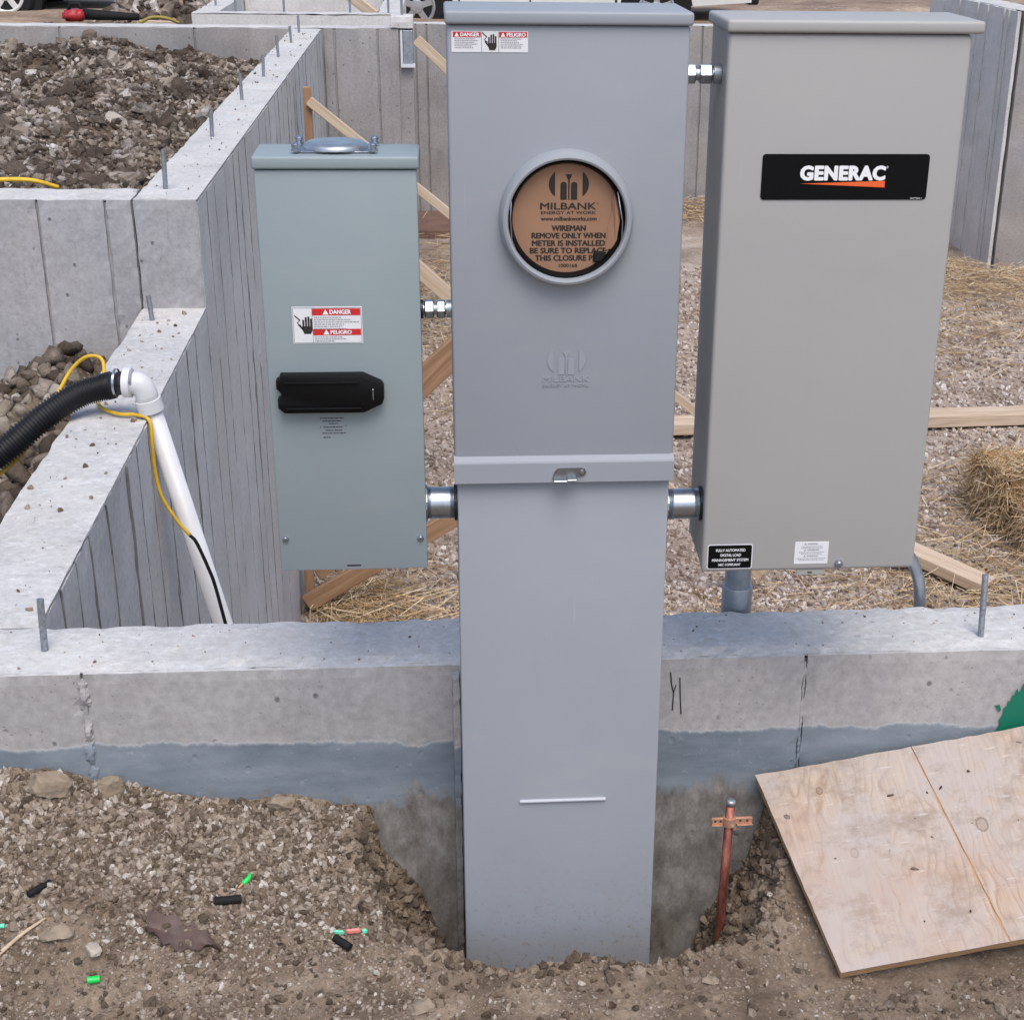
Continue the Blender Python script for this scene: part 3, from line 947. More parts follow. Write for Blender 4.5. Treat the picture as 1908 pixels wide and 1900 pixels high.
def anchor_bolt(w, x, y, z, h, r=0.0065, lean=(0, 0)):
    n = 9
    path = [(x + lean[0] * t, y + lean[1] * t, z - 0.02 + (h + 0.02) * t) for t in np.linspace(0, 1, n)]
    mb = MB().tube(path, r, 10)
    # threaded upper half
    k = 26
    th = [(x + lean[0] * t, y + lean[1] * t, z + h * t) for t in np.linspace(0.45, 1.0, k)]
    mb.tube(th, [r * (1.05 if i % 2 else 0.98) for i in range(k)], 10)
    o = part('anchor_bolt', mb, M['bolt'], w, SM)
    return o

# near wall
near_wall = wall('concrete_wall', 'low concrete wall behind the meter pedestal with blue-grey coated lower half', (0, NW0, -1.7),
                 (-0.93, 9.2, NW0 + 0.012, NW1, -1.7, WALL_Z), [M['conc_front'], M['conc_top']], res=0.028, seed=11, top_amp=1.6, cap=(-0.93, 9.2, NW0 + 0.007, NW1))
panels_y(near_wall, [-0.93, -0.622, 0.627, 1.85, 3.07, 4.3, 5.5, 6.7, 7.9, 9.2], NW0, 0.016, -0.5, WALL_Z - 0.0015, [M['conc_front'], M['conc_top']], 200, gap=0.003, res=0.02)
# broken fin left by the form joint
fin = MB().rough(-0.634, -0.611, NW0 - 0.0035, NW0 + 0.014, 0.2, WALL_Z - 0.013, res=0.007, amp=0.006, chip=0.008, seed=77, freq=45)
part('seam_fin', fin, M['conc_front'], near_wall)
fin2 = MB().rough(0.6235, 0.6305, NW0 - 0.0008, NW0 + 0.014, 0.2, WALL_Z - 0.014, res=0.006, amp=0.0012, chip=0.003, seed=79, freq=45)
part('seam_fin', fin2, M['conc_front'], near_wall)
anchor_bolt(near_wall, -0.7018, 2.4923, WALL_Z, 0.098, 0.0062, (0.004, 0.004))
anchor_bolt(near_wall, 0.9578, 2.4524, WALL_Z, 0.112, 0.0058, (0.004, 0.03))
# concrete crumbs stuck to the top
P = np.stack([RNG.uniform(-0.92, 1.15, 150), RNG.uniform(NW0 + 0.02, NW1 - 0.01, 150), np.full(150, WALL_Z + 0.0005)], -1)
cr = link('concrete_crumbs', stones_mesh('concrete_crumbs', P - np.array([0, NW0, -1.7]), RNG.uniform(0.0008, 0.0032, 150), RNG), M['stones'], near_wall); cr['kind'] = 'stuff'
# pencil-like black scribble and green spray mark on the front face
mk = MB()
stroke(mk, [(0.3865, 0.487), (0.3895, 0.462), (0.3935, 0.447), (0.3925, 0.412)], 0.0022, NW0 - 0.0022)
stroke(mk, [(0.3935, 0.447), (0.397, 0.462)], 0.0016, NW0 - 0.0022)
stroke(mk, [(0.4035, 0.476), (0.4055, 0.44), (0.4085, 0.404)], 0.0022, NW0 - 0.0022)
part('scribble_mark', mk, M['ink'], near_wall)
gp = MB()
gp.add([(x, NW0 - 0.0024, z) for x, z in [(0.992, 0.33), (0.990, 0.352), (0.995, 0.361), (0.993, 0.374), (0.999, 0.384), (0.998, 0.396), (1.004, 0.401), (1.005, 0.412), (1.010, 0.409), (1.011, 0.424), (1.015, 0.421), (1.018, 0.437), (1.022, 0.428), (1.026, 0.433), (1.028, 0.446), (1.04, 0.441), (1.06, 0.452), (1.09, 0.448), (1.10, 0.33)]], [list(range(19))])
gp.add([(x, NW0 - 0.0024, z) for x, z in [(0.980, 0.402), (0.986, 0.396), (0.991, 0.388), (0.994, 0.394), (0.990, 0.404)]], [list(range(5))])
part('green_spray_mark', gp, M['green_paint'], near_wall)

# low side wall
low_wall = wall('concrete_wall', 'low concrete side wall running back from the near wall under the black hose', (XI, NW1, -1.7),
                (XO, XI - 0.03, NW1 - 0.005, YH + 0.01, -1.7, WALL_Z - 0.0015), [M['conc_high'], M['conc_top']], res=0.035, seed=21, top_amp=1.4, chip=0.004, cap=(XO, XI, NW1 + 0.0005, YH + 0.01))
cuts = [NW1 + 0.004]
while cuts[-1] < YH - 0.22: cuts.append(cuts[-1] + random.uniform(0.12, 0.27))
cuts.append(YH + 0.01)
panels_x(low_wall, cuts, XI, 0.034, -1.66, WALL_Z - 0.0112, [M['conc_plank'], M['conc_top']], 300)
anchor_bolt(low_wall, -0.8744, 4.8754 - 0.14, WALL_Z, 0.075, 0.0075, (-0.006, 0))
# high wall, camera-side leg
high_front = wall('concrete_wall', 'higher concrete wall end facing the camera behind the black hose', (-2.0, YH, -0.2),
                  (-9.0, XO + 0.001, YH + 0.012, 5.08, -0.4, HIGH_Z), [M['conc_high'], M['conc_top']], res=0.05, seed=31, cap=(-9.0, XO + 0.001, YH + 0.007, 5.08))
panels_y(high_front, [-9, -6.6, -4.2, -1.95, -1.213, -1.012, XO + 0.001], YH, 0.016, -0.4, HIGH_Z - 0.0015, [M['conc_high'], M['conc_top']], 400, gap=0.005, res=0.03)
# high wall, long leg
long_wall = wall('concrete_wall', 'long high concrete wall with board-formed inner face running back past the disconnect box', (XI, YH, -1.6),
                 (XO + 0.0015, XI - 0.03, YH, 10.80, -1.7, HIGH_Z - 0.0015), [M['conc_high'], M['conc_top']], res=0.05, seed=41, top_amp=1.6, chip=0.004, cap=(XO + 0.0015, XI, YH + 0.009, 10.80))
part('wall_panel', MB().rough(XO + 0.0022, XI - 0.002, YH - 0.002, YH + 0.02, -0.4, HIGH_Z - 0.0022, res=0.03, amp=0.002, chip=0.004, seed=43, mats={'z+': 1}), [M['conc_high'], M['conc_top']], long_wall)
cuts = [YH + 0.004]
while cuts[-1] < 10.5: cuts.append(cuts[-1] + random.uniform(0.14, 0.30))
cuts.append(10.80)
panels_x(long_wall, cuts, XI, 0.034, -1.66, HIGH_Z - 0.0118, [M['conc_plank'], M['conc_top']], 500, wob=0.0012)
for i, (x, y, h) in enumerate([(-.854, 5.056, .12), (-.848, 6.151, .10), (-.852, 7.216, .11), (-.845, 8.10, .10), (-.8525, 9.02, .11), (-.851, 9.845, .09), (-.854, 10.478, .1)]):
    anchor_bolt(long_wall, x, y, HIGH_Z, h, 0.0075, (random.uniform(-.006, .006), random.uniform(-.004, .004)))
for w_, n_, xa, xb, ya, yb, zz_, o_ in ((low_wall, 110, XO + .02, XI - .02, NW1, YH - .05, WALL_Z, (XI, NW1, -1.7)), (long_wall, 120, XO + .02, XI - .02, YH + .05, 10.6, HIGH_Z, (XI, YH, -1.6))):
    P = np.stack([RNG.uniform(xa, xb, n_), RNG.uniform(ya, yb, n_), np.full(n_, zz_ + 0.001)], -1) - np.array(o_)
    cr = link('concrete_crumbs', stones_mesh('concrete_crumbs', P, 0.0015 + 0.008 * RNG.uniform(0, 1, n_) ** 4, RNG), M['stones'], w_); cr['kind'] = 'stuff'
# far cross wall with the beam pocket at its end
far_wall = wall('concrete_wall', 'far concrete cross wall with white-edged beam pocket left of the pedestal', (-0.45, 10.83, -1.6),
                (-9.0, -0.145, 10.83, 11.05, -1.5, HIGH_Z + 0.001), [M['conc_far'], M['conc_top']], res=0.08, seed=51)
panels_y(far_wall, [-9, -7.2, -4.8, -2.4, -1.55, -0.905], 10.815, 0.016, 0.2, HIGH_Z - 0.003, [M['conc_far'], M['conc_top']], 600, gap=0.012, res=0.08)
panels_y(far_wall, [-0.73, -0.655, -0.375, -0.232], 10.815, 0.016, -1.5, HIGH_Z - 0.003, [M['conc_far'], M['conc_top']], 640, gap=0.012, res=0.08)
part('beam_pocket', MB().box(-0.228, -0.214, 10.79, 10.828, 0.61, 0.84).box(-0.214, -0.135, 10.79, 10.828, 0.61, 0.632), M['white_frame'], far_wall)
part('pocket_plate', MB().bevbox(-0.212, -0.147, 10.806, 10.829, 0.634, 0.84, 0.003, 1), M['galv'], far_wall)
part('end_block', MB().rough(-0.292, -0.142, 10.80, 11.04, HIGH_Z, 0.925, res=0.04, amp=0.002, chip=0.006, seed=54), M['conc_pale'], far_wall)
anchor_bolt(far_wall, -0.215, 10.9, 0.925, 0.11, 0.008)
# rear wall at the low level
rear_wall = wall('concrete_wall', 'rear concrete wall seen in the gaps beside the pedestal', (2.2, 15.2, -1.3),
                 (-0.6, 9.0, 15.21, 15.42, -1.5, 0.53), [M['conc_far'], M['conc_top']], res=0.12, seed=61)
panels_y(rear_wall, [-0.6, -0.18, -0.08, 0.7, 1.6, 2.48, 3.4, 4.35], 15.19, 0.022, -1.5, 0.527, [M['conc_far'], M['conc_top']], 700, gap=0.016, res=0.1)
# footing step under the rear wall
single('form_board', MB().rough(-0.6, 1.0, 14.25, 15.18, -1.5, -1.16, res=0.12, amp=0.004, chip=0.01, seed=63), M['footing'],
       'brown footing form in front of the rear wall, seen between disconnect box and pedestal', 'footing form', (0.2, 14.7, -1.5))
# right wall
right_wall = wall('concrete_wall', 'tall concrete wall corner at the right edge behind the transfer switch', (4.7, 12.8, -1.3),
                  (4.66, 9.2, 12.80, 13.0, -1.5, HIGH_Z), [M['conc_far'], M['conc_top']], res=0.1, seed=71)
panels_y(right_wall, [4.655, 5.6, 6.5, 7.4, 8.3, 9.2], 12.785, 0.016, -1.5, HIGH_Z - 0.003, [M['conc_far'], M['conc_top']], 800, gap=0.014, res=0.08)
rw_side = wall('concrete_wall', 'pale board-formed concrete return wall right of the transfer switch', (4.6, 14, -1.3),
               (4.642, 4.9, 13.0, 15.2, -1.5, HIGH_Z), [M['conc_pale'], M['conc_top']], res=0.1, seed=75)
for i, (a, b) in enumerate(((12.80, 13.02), (13.02, 13.13), (13.13, 13.55), (13.55, 13.8), (13.8, 14.3), (14.3, 14.75), (14.75, 15.19))):
    part('board_strip', MB().rough(4.612 + random.uniform(-.003, .003), 4.642, a, b - 0.03, -1.5, HIGH_Z - 0.003, res=0.09, amp=0.002, chip=0.006, seed=81 + i, mats={'z+': 1}), [M['conc_pale'], M['conc_top']], rw_side)
outer_right = wall('concrete_wall', 'plain concrete wall closing the basement beyond the right edge', (9.1, 8, -1.6),
                   (9.0, 9.2, NW1, 12.8, -1.7, WALL_Z - 0.002), [M['conc_far'], M['conc_top']], res=0.25, seed=91)
# small foundation box beyond the far wall
fb = wall('foundation_box', 'small open concrete foundation box beyond the far wall, top left', (-1.0, 12.2, 0),
          (-1.76, -0.236, 12.2, 12.38, -0.3, 0.835), [M['conc_pale'], M['conc_top']], res=0.08, seed=95)
fb['category'] = 'foundation'
part('side_wall', MB().rough(-1.759, -1.58, 12.385, 14.2, -0.3, 0.834, res=0.1, amp=0.002, chip=0.008, seed=96, mats={'z+': 1}), [M['conc_pale'], M['conc_top']], fb)
part('side_wall', MB().rough(-0.42, -0.24, 12.385, 14.2, -0.3, 0.834, res=0.1, amp=0.002, chip=0.008, seed=97, mats={'z+': 1}), [M['conc_pale'], M['conc_top']], fb)
part('back_wall', MB().rough(-1.575, -0.425, 14.0, 14.2, -0.3, 0.832, res=0.1, amp=0.002, chip=0.008, seed=98, mats={'z+': 1}), [M['conc_pale'], M['conc_top']], fb)
for x, y in ((-1.45, 12.29), (-1.1, 12.29), (-0.62, 12.29), (-0.34, 12.29), (-1.67, 12.9)):
    anchor_bolt(fb, x, y, 0.835, 0.1, 0.008)

# ---- loose mineral stuff ---------------------------------------------------------
# foreground stones and crumbs
def scatter_ground(n, rng):
    x = rng.uniform(-0.95, 1.12, n); y = rng.uniform(1.80, 2.40, n)
    p = np.stack([x, y, np.zeros(n)], -1)
    left = sstep(-0.02, -0.2, x) * (0.35 + 0.65 * sstep(2.05, 2.2, y))
    patch = 0.5 + 0.5 * vnoise(p, 5, 88) + 0.25 * vnoise(p, 14, 89)
    dens = np.clip(0.16 + 0.95 * left, 0, 1) * np.clip(patch, 0.08, 1)
    dens = np.maximum(dens, 0.5 * sstep(-0.45, -0.6, x) * np.clip(patch, .2, 1))
    dens = np.maximum(dens, sstep(-0.12, -0.26, x) * sstep(2.12, 2.30, y) * np.clip(0.55 + 0.9 * fbm(p, 6, 2, 90), 0.05, 1))
    keep = rng.uniform(0, 1, n) < dens
    d = rim_dist(x, y)
    keep &= (d < 0.02) | (rng.uniform(0, 1, n) < 0.12)
    keep &= ~((x > 0.60) & (y > 2.04))
    return p[keep]
P = scatter_ground(95000, RNG)
P[:, 2] = ground_z(P[:, 0], P[:, 1])
berm = sstep(-0.10, -0.28, P[:, 0]) * sstep(2.12, 2.26, P[:, 1])
sz = 0.0013 + 0.0012 * berm + (0.0055 + 0.002 * berm) * RNG.uniform(0, 1, len(P)) ** (3.2 - 1.3 * berm)
P[:, 2] += sz * 0.15
o = link('soil_stones', stones_mesh('soil_stones', P, sz, RNG, 0.3, 0.7), M['stones'])
tag(o, 'loose pale stones and crumbs lying on the soil around the hole', 'stones', kind='stuff')
# soft soil clods on the rim and hole faces
P = np.stack([RNG.uniform(-0.9, 1.1, 5200), RNG.uniform(1.85, 2.40, 5200), np.zeros(5200)], -1)
d = rim_dist(P[:, 0], P[:, 1])
keep = ((d > -0.05) & (d < 0.12) & (RNG.uniform(0, 1, 5200) < 0.6)) | ((P[:, 1] > 2.33) & (P[:, 0] < -0.14) & (RNG.uniform(0, 1, 5200) < 0.8)) | (RNG.uniform(0, 1, 5200) < 0.30)
keep &= ~((P[:, 0] > 0.58) & (P[:, 1] > 2.05))
P = P[keep]
P[:, 2] = ground_z(P[:, 0], P[:, 1])
sz = 0.004 + 0.010 * RNG.uniform(0, 1, len(P)) ** 2.5
o = link('soil_clods', stones_mesh('soil_clods', P, sz, RNG, 0.2, 0.7, True), M['soil_clods'])
tag(o, 'brown soil clods along the rim of the hole and by the wall', 'soil clods', kind='stuff')

# crumbling earth on the sides of the hole
nE = 9000
P = np.stack([RNG.uniform(-0.24, 0.64, nE), RNG.uniform(2.08, 2.40, nE), np.zeros(nE)], -1)
d = rim_dist(P[:, 0], P[:, 1])
keep = (d > -0.015) & (d < 0.13) & ~((P[:, 0] > 0.0165 - 0.01) & (P[:, 0] < 0.3475 + 0.01) & (P[:, 1] > 2.21))
P = P[keep]
P[:, 2] = ground_z(P[:, 0], P[:, 1])
sz = 0.003 + 0.011 * RNG.uniform(0, 1, len(P)) ** 3.0
o = link('bank_clods', stones_mesh('bank_clods', P, sz, RNG, 0.25, 0.8, False), M['soil_clods'])
tag(o, 'crumbling brown earth clods on the sides of the hole', 'soil clods', kind='stuff')

# fill clods behind the high wall, backfill clods left of the low wall
def clod_field(name, n, x0, x1, y0, y1, fz, s0, s1, label, bias=2.4, lift=0.2, fine=True, smooth=False):
    x = x1 - (x1 - x0) * RNG.uniform(0, 1, n) ** 1.15
    y = RNG.uniform(y0, y1, n)
    sz = s0 + (s1 - s0) * RNG.uniform(0, 1, n) ** bias
    z = fz(x, y) + sz * lift
    P = np.stack([x, y, z], -1)
    P[:, 0] = np.minimum(P[:, 0], x1 - sz); P[:, 1] = np.clip(P[:, 1], y0 + sz, y1 - sz)
    me = stones_mesh(name, P, sz, RNG, 0.30, 0.85, fine, 1.6)
    if smooth: me.polygons.foreach_set('use_smooth', [True] * len(me.polygons))
    o = link(name, me, M['clods'])
    return tag(o, label, 'dirt', kind='stuff')
clod_field('fill_clods', 2600, -5.2, XO, 5.08, 10.81, fill_z, 0.016, 0.056, 'larger grey-brown dirt clods on the heap behind the high wall', 4.0)
clod_field('fill_crumbs', 42000, -4.6, XO, 5.08, 10.81, fill_z, 0.007, 0.024, 'crumbled dirt covering the heap behind the high wall', 2.0, lift=0.35, fine=False)
clod_field('backfill_clods', 3000, -2.0, XO, 2.6, 4.88, backfill_z, 0.008, 0.045, 'dirt clods outside the low wall under the hose', 2.6, smooth=True)
clod_field('spoil_clods', 2600, -4.6, -1.8, 15.0, 19.5, farg_z, 0.025, 0.10, 'dirt clods of the spoil heap beyond the far wall', 2.2)

# basement gravel near the camera
n = 34000
y = 6.2 + 6.8 * RNG.uniform(0, 1, n) ** 1.5
x = RNG.uniform(-0.72, 0, n) * 0 + (-0.72 + RNG.uniform(0, 1, n) * (0.42 * y + 0.9))
keep = RNG.uniform(0, 1, n) < np.where((x > 0.75 * 0.1 * y) & (x < 0.13 * y), 0.5, 1.0)
x, y = x[keep], y[keep]
sz = RNG.uniform(0.009, 0.02, len(x))
P = np.stack([x, y, floor_z(y) + fbm(np.stack([x, y, np.zeros_like(x)], -1), 1.4, 3, 41) * 0.02 - 0.012 + sz * 0.3], -1)
o = link('gravel', stones_mesh('gravel', P, sz, RNG, 0.25, 0.75), M['gravel'])
tag(o, 'tan gravel covering the basement floor', 'gravel', kind='stuff')

# loose straw on the basement floor
def straw_patch(n, cx, cy, sx, sy, hmax, rng):
    x = rng.normal(cx, sx, n); y = rng.normal(cy, sy, n)
    x = np.clip(x, -0.70, 8); y = np.clip(y, 2.75, 15)
    w = np.exp(-(((x - cx) / sx) ** 2 + ((y - cy) / sy) ** 2) / 2)
    z = floor_z(y) + rng.uniform(0, 1, n) * hmax * (0.3 + w) + 0.005
    a = rng.uniform(0, 2 * math.pi, n); e = rng.normal(0, 0.16, n)
    D = np.stack([np.cos(a) * np.cos(e), np.sin(a) * np.cos(e), np.sin(e)], -1)
    return np.stack([x, y, z], -1), D
PS, DS = [], []
for args in ((1300, -0.45, 7.1, 0.25, 0.25, 0.05), (1300, 2.8, 7.1, 0.5, 0.45, 0.04), (900, 3.3, 8.2, 0.5, 0.5, 0.04), (260, 1.6, 6.9, 0.8, 0.25, 0.02),
             (2000, 4.6, 12.4, 0.6, 0.35, 0.10), (1300, 2.6, 15.0, 0.8, 0.25, 0.14), (1200, 0.0, 12.2, 0.4, 1.2, 0.05), (1200, 3.6, 11.2, 1.0, 0.5, 0.03)):
    p, d = straw_patch(*args, RNG); PS.append(p); DS.append(d)
P, D = np.concatenate(PS), np.concatenate(DS)
keep = (P[:, 0] > -0.70) & (P[:, 0] + D[:, 0] * 0.2 > -0.71) & ~((P[:, 0] > 4.5) & (P[:, 1] > 12.6)) & (P[:, 1] < 15.1)
P, D = P[keep], D[keep]
o = link('loose_straw', blades_mesh('loose_straw', P, D, RNG.uniform(0.08, 0.26, len(P)), RNG.uniform(0.0025, 0.006, len(P)), RNG), M['straw'])
tag(o, 'loose dry straw strewn over the basement floor', 'straw', kind='stuff')

# ================================================================== OBJECTS
YP = 2.2255                       # front plane of the pedestal
PX0, PX1 = 0.0165, 0.3475         # pedestal sides
PYB = 2.388                       # backs of the cabinets

# ---- meter pedestal --------------------------------------------------------------
ped = thing('meter_pedestal', 'tall grey metal meter pedestal with round meter ring and cardboard cover', 'meter pedestal', ((PX0 + PX1) / 2, 2.3, -0.3))
part('lower_body', MB().bevbox(PX0 + 0.002, PX1 - 0.004, YP + 0.004, PYB, -0.66, 0.915, 0.003, 2), M['paint_ped'], ped, SM)
part('upper_cover', MB().bevbox(PX0 - 0.0015, PX1 - 0.0005, YP, PYB - 0.004, 0.949, 1.5705, 0.004, 3), M['paint_ped'], ped, SM)
# flange at the foot of the cover: a sloped ledge and an apron
fl = MB()
pr = [(YP + 0.001, 0.957), (YP - 0.009, 0.950), (YP - 0.010, 0.9475), (YP - 0.010, 0.9165), (YP - 0.0075, 0.9155), (YP + 0.01, 0.9155), (YP + 0.01, 0.957)]
vs = [(PX0 - 0.0025, y, z) for y, z in pr] + [(PX1 + 0.0005, y, z) for y, z in pr]
k = len(pr)
fl.add(vs, [list(range(k - 1, -1, -1)), list(range(k, 2 * k))] + [[i, (i + 1) % k, (i + 1) % k + k, i + k] for i in range(k)])
part('cover_flange', fl, M['paint_ped'], ped)
# rain cap
part('rain_cap', MB().bevbox(PX0 - 0.004, PX1 + 0.003, YP - 0.007, PYB + 0.004, 1.571, 1.5885, 0.004, 3), M['paint_ped'], ped, SM)
# meter ring
RC = (0.1795, YP, 1.3125)
ring = MB().lathe([(0.0960, 0.002), (0.0950, -0.011), (0.0930, -0.018), (0.0905, -0.0230), (0.0870, -0.0245), (0.0845, -0.0235), (0.0832, -0.020), (0.0832, 0.004)], RC, 'Y', 72)
ring_o = part('meter_ring', ring, M['paint_ped'], ped, SM)
part('gasket', MB().lathe([(0.0831, -0.012), (0.0800, -0.0145), (0.0775, -0.011), (0.0765, -0.004), (0.0765, -0.001), (0.0831, -0.001)], RC, 'Y', 64, close=True), M['black_plastic'], ring_o, SM)
disc = MB().lathe([(0.0001, -0.0040), (0.0772, -0.0040), (0.0772, -0.0015), (0.0001, -0.0015)], RC, 'Y', 64)
disc_o = part('closure_disc', disc, M['cardboard'], ped, label='brown cardboard closure disc printed in black')
yp = YP - 0.0043
pt = MB()
cx = 0.1825
# emblem: two side segments, two arched bars and a flared post
def seg(mb, cx, cz, r, x0, x1, y, sgn):
    pts = []
    for i in range(13):
        x = x0 + (x1 - x0) * i / 12
        pts.append((cx + sgn * x, cz + math.sqrt(max(0, r * r - x * x)) * 0.82))
    low = [(a, 2 * cz - b) for a, b in reversed(pts)]
    poly = pts + low
    mb.add([(a, y, b) for a, b in (poly if sgn < 0 else poly)], [list(range(len(poly)))] if sgn < 0 else [list(range(len(poly) - 1, -1, -1))])
def emblem(mb, cx, cz, s, y):
    seg(mb, cx, cz + 0.1 * s, 0.5 * s, 0.34 * s, 0.5 * s, y, -1)
    seg(mb, cx, cz + 0.1 * s, 0.5 * s, 0.34 * s, 0.5 * s, y, 1)
    for sx in (-1, 1):
        x0, x1 = sorted((cx + sx * 0.05 * s, cx + sx * 0.21 * s))
        top = cz + 0.08 * s
        poly = [(x0, cz - 0.28 * s), (x1, cz - 0.28 * s), (x1, top)] + [((x0 + x1) / 2 + math.cos(a) * (x1 - x0) / 2, top + math.sin(a) * 0.08 * s) for a in np.linspace(0.3, math.pi - 0.3, 6)] + [(x0, top)]
        mb.add([(a, y, b) for a, b in poly], [list(range(len(poly)))])
    poly = [(cx - 0.017 * s, cz - 0.28 * s), (cx + 0.017 * s, cz - 0.28 * s), (cx + 0.02 * s, cz + 0.2 * s), (cx + 0.085 * s, cz + 0.34 * s), (cx - 0.085 * s, cz + 0.34 * s), (cx - 0.02 * s, cz + 0.2 * s)]
    mb.add([(a, y, b) for a, b in poly], [list(range(6))])
emblem(pt, cx, 1.3545, 0.057, yp)
text(pt, 'MILBANK', 0.1425, 0.2215, 1.3252, 1.3345, yp, fn=0.05)
text(pt, '®', 0.2222, 0.2252, 1.3320, 1.3352, yp)
text(pt, 'ENERGY AT WORK', 0.1435, 0.2215, 1.3185, 1.3228, yp, fn=0.04)
text(pt, 'www.milbankworks.com', 0.1435, 0.2225, 1.3095, 1.3152, yp, fn=0.05)
for s, a, b, z in (('WIREMAN', 0.1590, 0.2070, 1.2950), ('REMOVE ONLY WHEN', 0.1305, 0.2355, 1.2845), ('METER IS INSTALLED', 0.1310, 0.2350, 1.2738), ('BE SURE TO REPLACE', 0.1280, 0.2370, 1.2632), ('THIS CLOSURE PART', 0.1355, 0.2385, 1.2526)):
    text(pt, s, a, b, z, z + 0.0078, yp, fn=0.075)
text(pt, '1000168', 0.1695, 0.1955, 1.2432, 1.2482, yp, fn=0.05)
part('disc_lettering', pt, M['ink'], disc_o)
part('tape_tab', MB().bevbox(0.2185, 0.2355, YP - 0.0075, YP - 0.0046, 1.2505, 1.2665, 0.002, 1), M['black_rubber'], disc_o)
# lifted flap on the right of the disc
fv = [(0.236, YP - 0.0046, 1.268), (0.250, YP - 0.0105, 1.272), (0.2545, YP - 0.012, 1.31), (0.2475, YP - 0.0108, 1.345), (0.2435, YP - 0.0065, 1.345), (0.2445, YP - 0.0062, 1.325), (0.2385, YP - 0.0052, 1.300)]
fl = MB().add(fv + [(a, b + 0.0016, c) for a, b, c in fv], [list(range(7)), list(range(13, 6, -1))] + [[(i + 1) % 7, i, i + 7, (i + 1) % 7 + 7] for i in range(7)])
part('torn_flap', fl, M['cardboard'], disc_o)
wire = [(0.101, YP - 0.016, 1.345), (0.0995, YP - 0.016, 1.315), (0.1015, YP - 0.016, 1.285), (0.1085, YP - 0.016, 1.268)]  # thin bright tube standing for a reflection inside the ring, left side
part('ring_glint', MB().tube(wire, 0.0009, 6), M['zinc'], ring_o, True)
wire = [(0.2505, YP - 0.016, 1.352), (0.2585, YP - 0.016, 1.31), (0.2580, YP - 0.016, 1.285), (0.2505, YP - 0.016, 1.266)]  # second reflection line modelled as a tube, right side
part('ring_glint', MB().tube(wire, 0.0009, 6), M['zinc'], ring_o, True)
# danger label
def danger_wide(root, x0, x1, z0, z1, y):
    lab = MB().bevbox(x0, x1, y - 0.0006, y + 0.0002, z0, z1, 0.0002, 1)
    lo = part('danger_label', lab, M['white_label'], root, label='white danger sticker with red headers and raised-hand symbol')
    w, h = x1 - x0, z1 - z0
    ya, yb = y - 0.0009, y - 0.0012
    a, b = x0 + 0.395 * w, x0 + 0.615 * w
    for wd, xa, xb in (('DANGER', x0 + 0.02 * w, a - 0.012 * w), ('PELIGRO', b + 0.008 * w, x1 - 0.012 * w)):
        part('red_header', quad(MB(), xa, xb, z1 - 0.29 * h, z1 - 0.03 * h, ya), M['red_print'], lo)
        wh = text(MB(), wd, xa + 0.10 * w, xb - 0.02 * w, z1 - 0.25 * h, z1 - 0.07 * h, yb, fn=0.06)
        part('header_lettering', warn_tri(wh, xa + 0.05 * w, z1 - 0.26 * h, 0.21 * h, yb), M['white_print'], lo)
    ink = MB()
    hand(ink, (a + b) / 2 + 0.03 * w, z0 + 0.1 * h, 0.76 * h, ya); bolt_mark(ink, a + 0.01 * w, z0 + 0.42 * h, 0.5 * h, ya)
    quad(ink, a - 0.004 * w, a, z0, z1, ya); quad(ink, b, b + 0.004 * w, z0, z1, ya)
    part('hand_symbol', ink, M['ink'], lo)
    for xa, xb in ((x0 + 0.04 * w, a - 0.03 * w), (b + 0.03 * w, x1 - 0.03 * w)):
        tx = MB()
        for i in range(6): dashes(tx, xa, xb, z1 - 0.38 * h - i * 0.085 * h, 0.04 * h, ya, RNG)
        part('fine_print', tx, M['grey_ink'], lo)['kind'] = 'stuff'
danger_wide(ped, 0.0215, 0.1250, 1.5352, 1.5622, YP)
# embossed emblem and maker's name, same paint, raised
em = MB()
emblem(em, 0.182, 1.0985, 0.056, YP - 0.0012)
text(em, 'MILBANK', 0.147, 0.2165, 1.0720, 1.0805, YP - 0.0012)
text(em, 'ENERGY AT WORK', 0.147, 0.2165, 1.0640, 1.0682, YP - 0.0012)
v0 = np.concatenate(em.v); nb = len(v0)
def solidify(mb, dy):
    V = np.concatenate(mb.v); Fc = mb.f; n = len(V)
    out = MB()
    edges = {}
    for f in Fc:
        for a, b in zip(f, f[1:] + f[:1]): edges[(a, b)] = edges.get((a, b), 0) + 1
    side = [(b, a, a + n, b + n) for (a, b) in edges if (b, a) not in edges]
    V2 = V.copy(); V2[:, 1] += dy
    out.add(np.concatenate([V, V2]), [list(f) for f in Fc] + [list(s) for s in side])
    return out
part('embossed_emblem', solidify(em, 0.0016), M['paint_ped'], ped)
# latch on the flange
lt = MB()
pl = [(0.162, 0.9235), (0.1655, 0.9345), (0.171, 0.9395), (0.206, 0.9398), (0.2115, 0.9375), (0.2135, 0.933), (0.2115, 0.9285), (0.206, 0.9268), (0.2005, 0.9268), (0.198, 0.9235)]
lt.prism_xz(pl, YP - 0.0125, YP - 0.0102)
lt_o = part('latch_plate', lt, M['latch'], ped)
tab = MB().bevbox(0.1635, 0.1985, YP - 0.024, YP - 0.0125, 0.9215, 0.9236, 0.0008, 1)
tab.bevbox(0.1838, 0.1985, YP - 0.0265, YP - 0.0125, 0.9236, 0.9262, 0.0008, 1)
part('latch_tab', tab, M['zinc'], lt_o)
part('latch_screw', MB().lathe([(0.0001, -0.0152), (0.0030, -0.0148), (0.0042, -0.0126)], (0.2068, YP, 0.9333), 'Y', 16), M['zinc'], lt_o, SM)
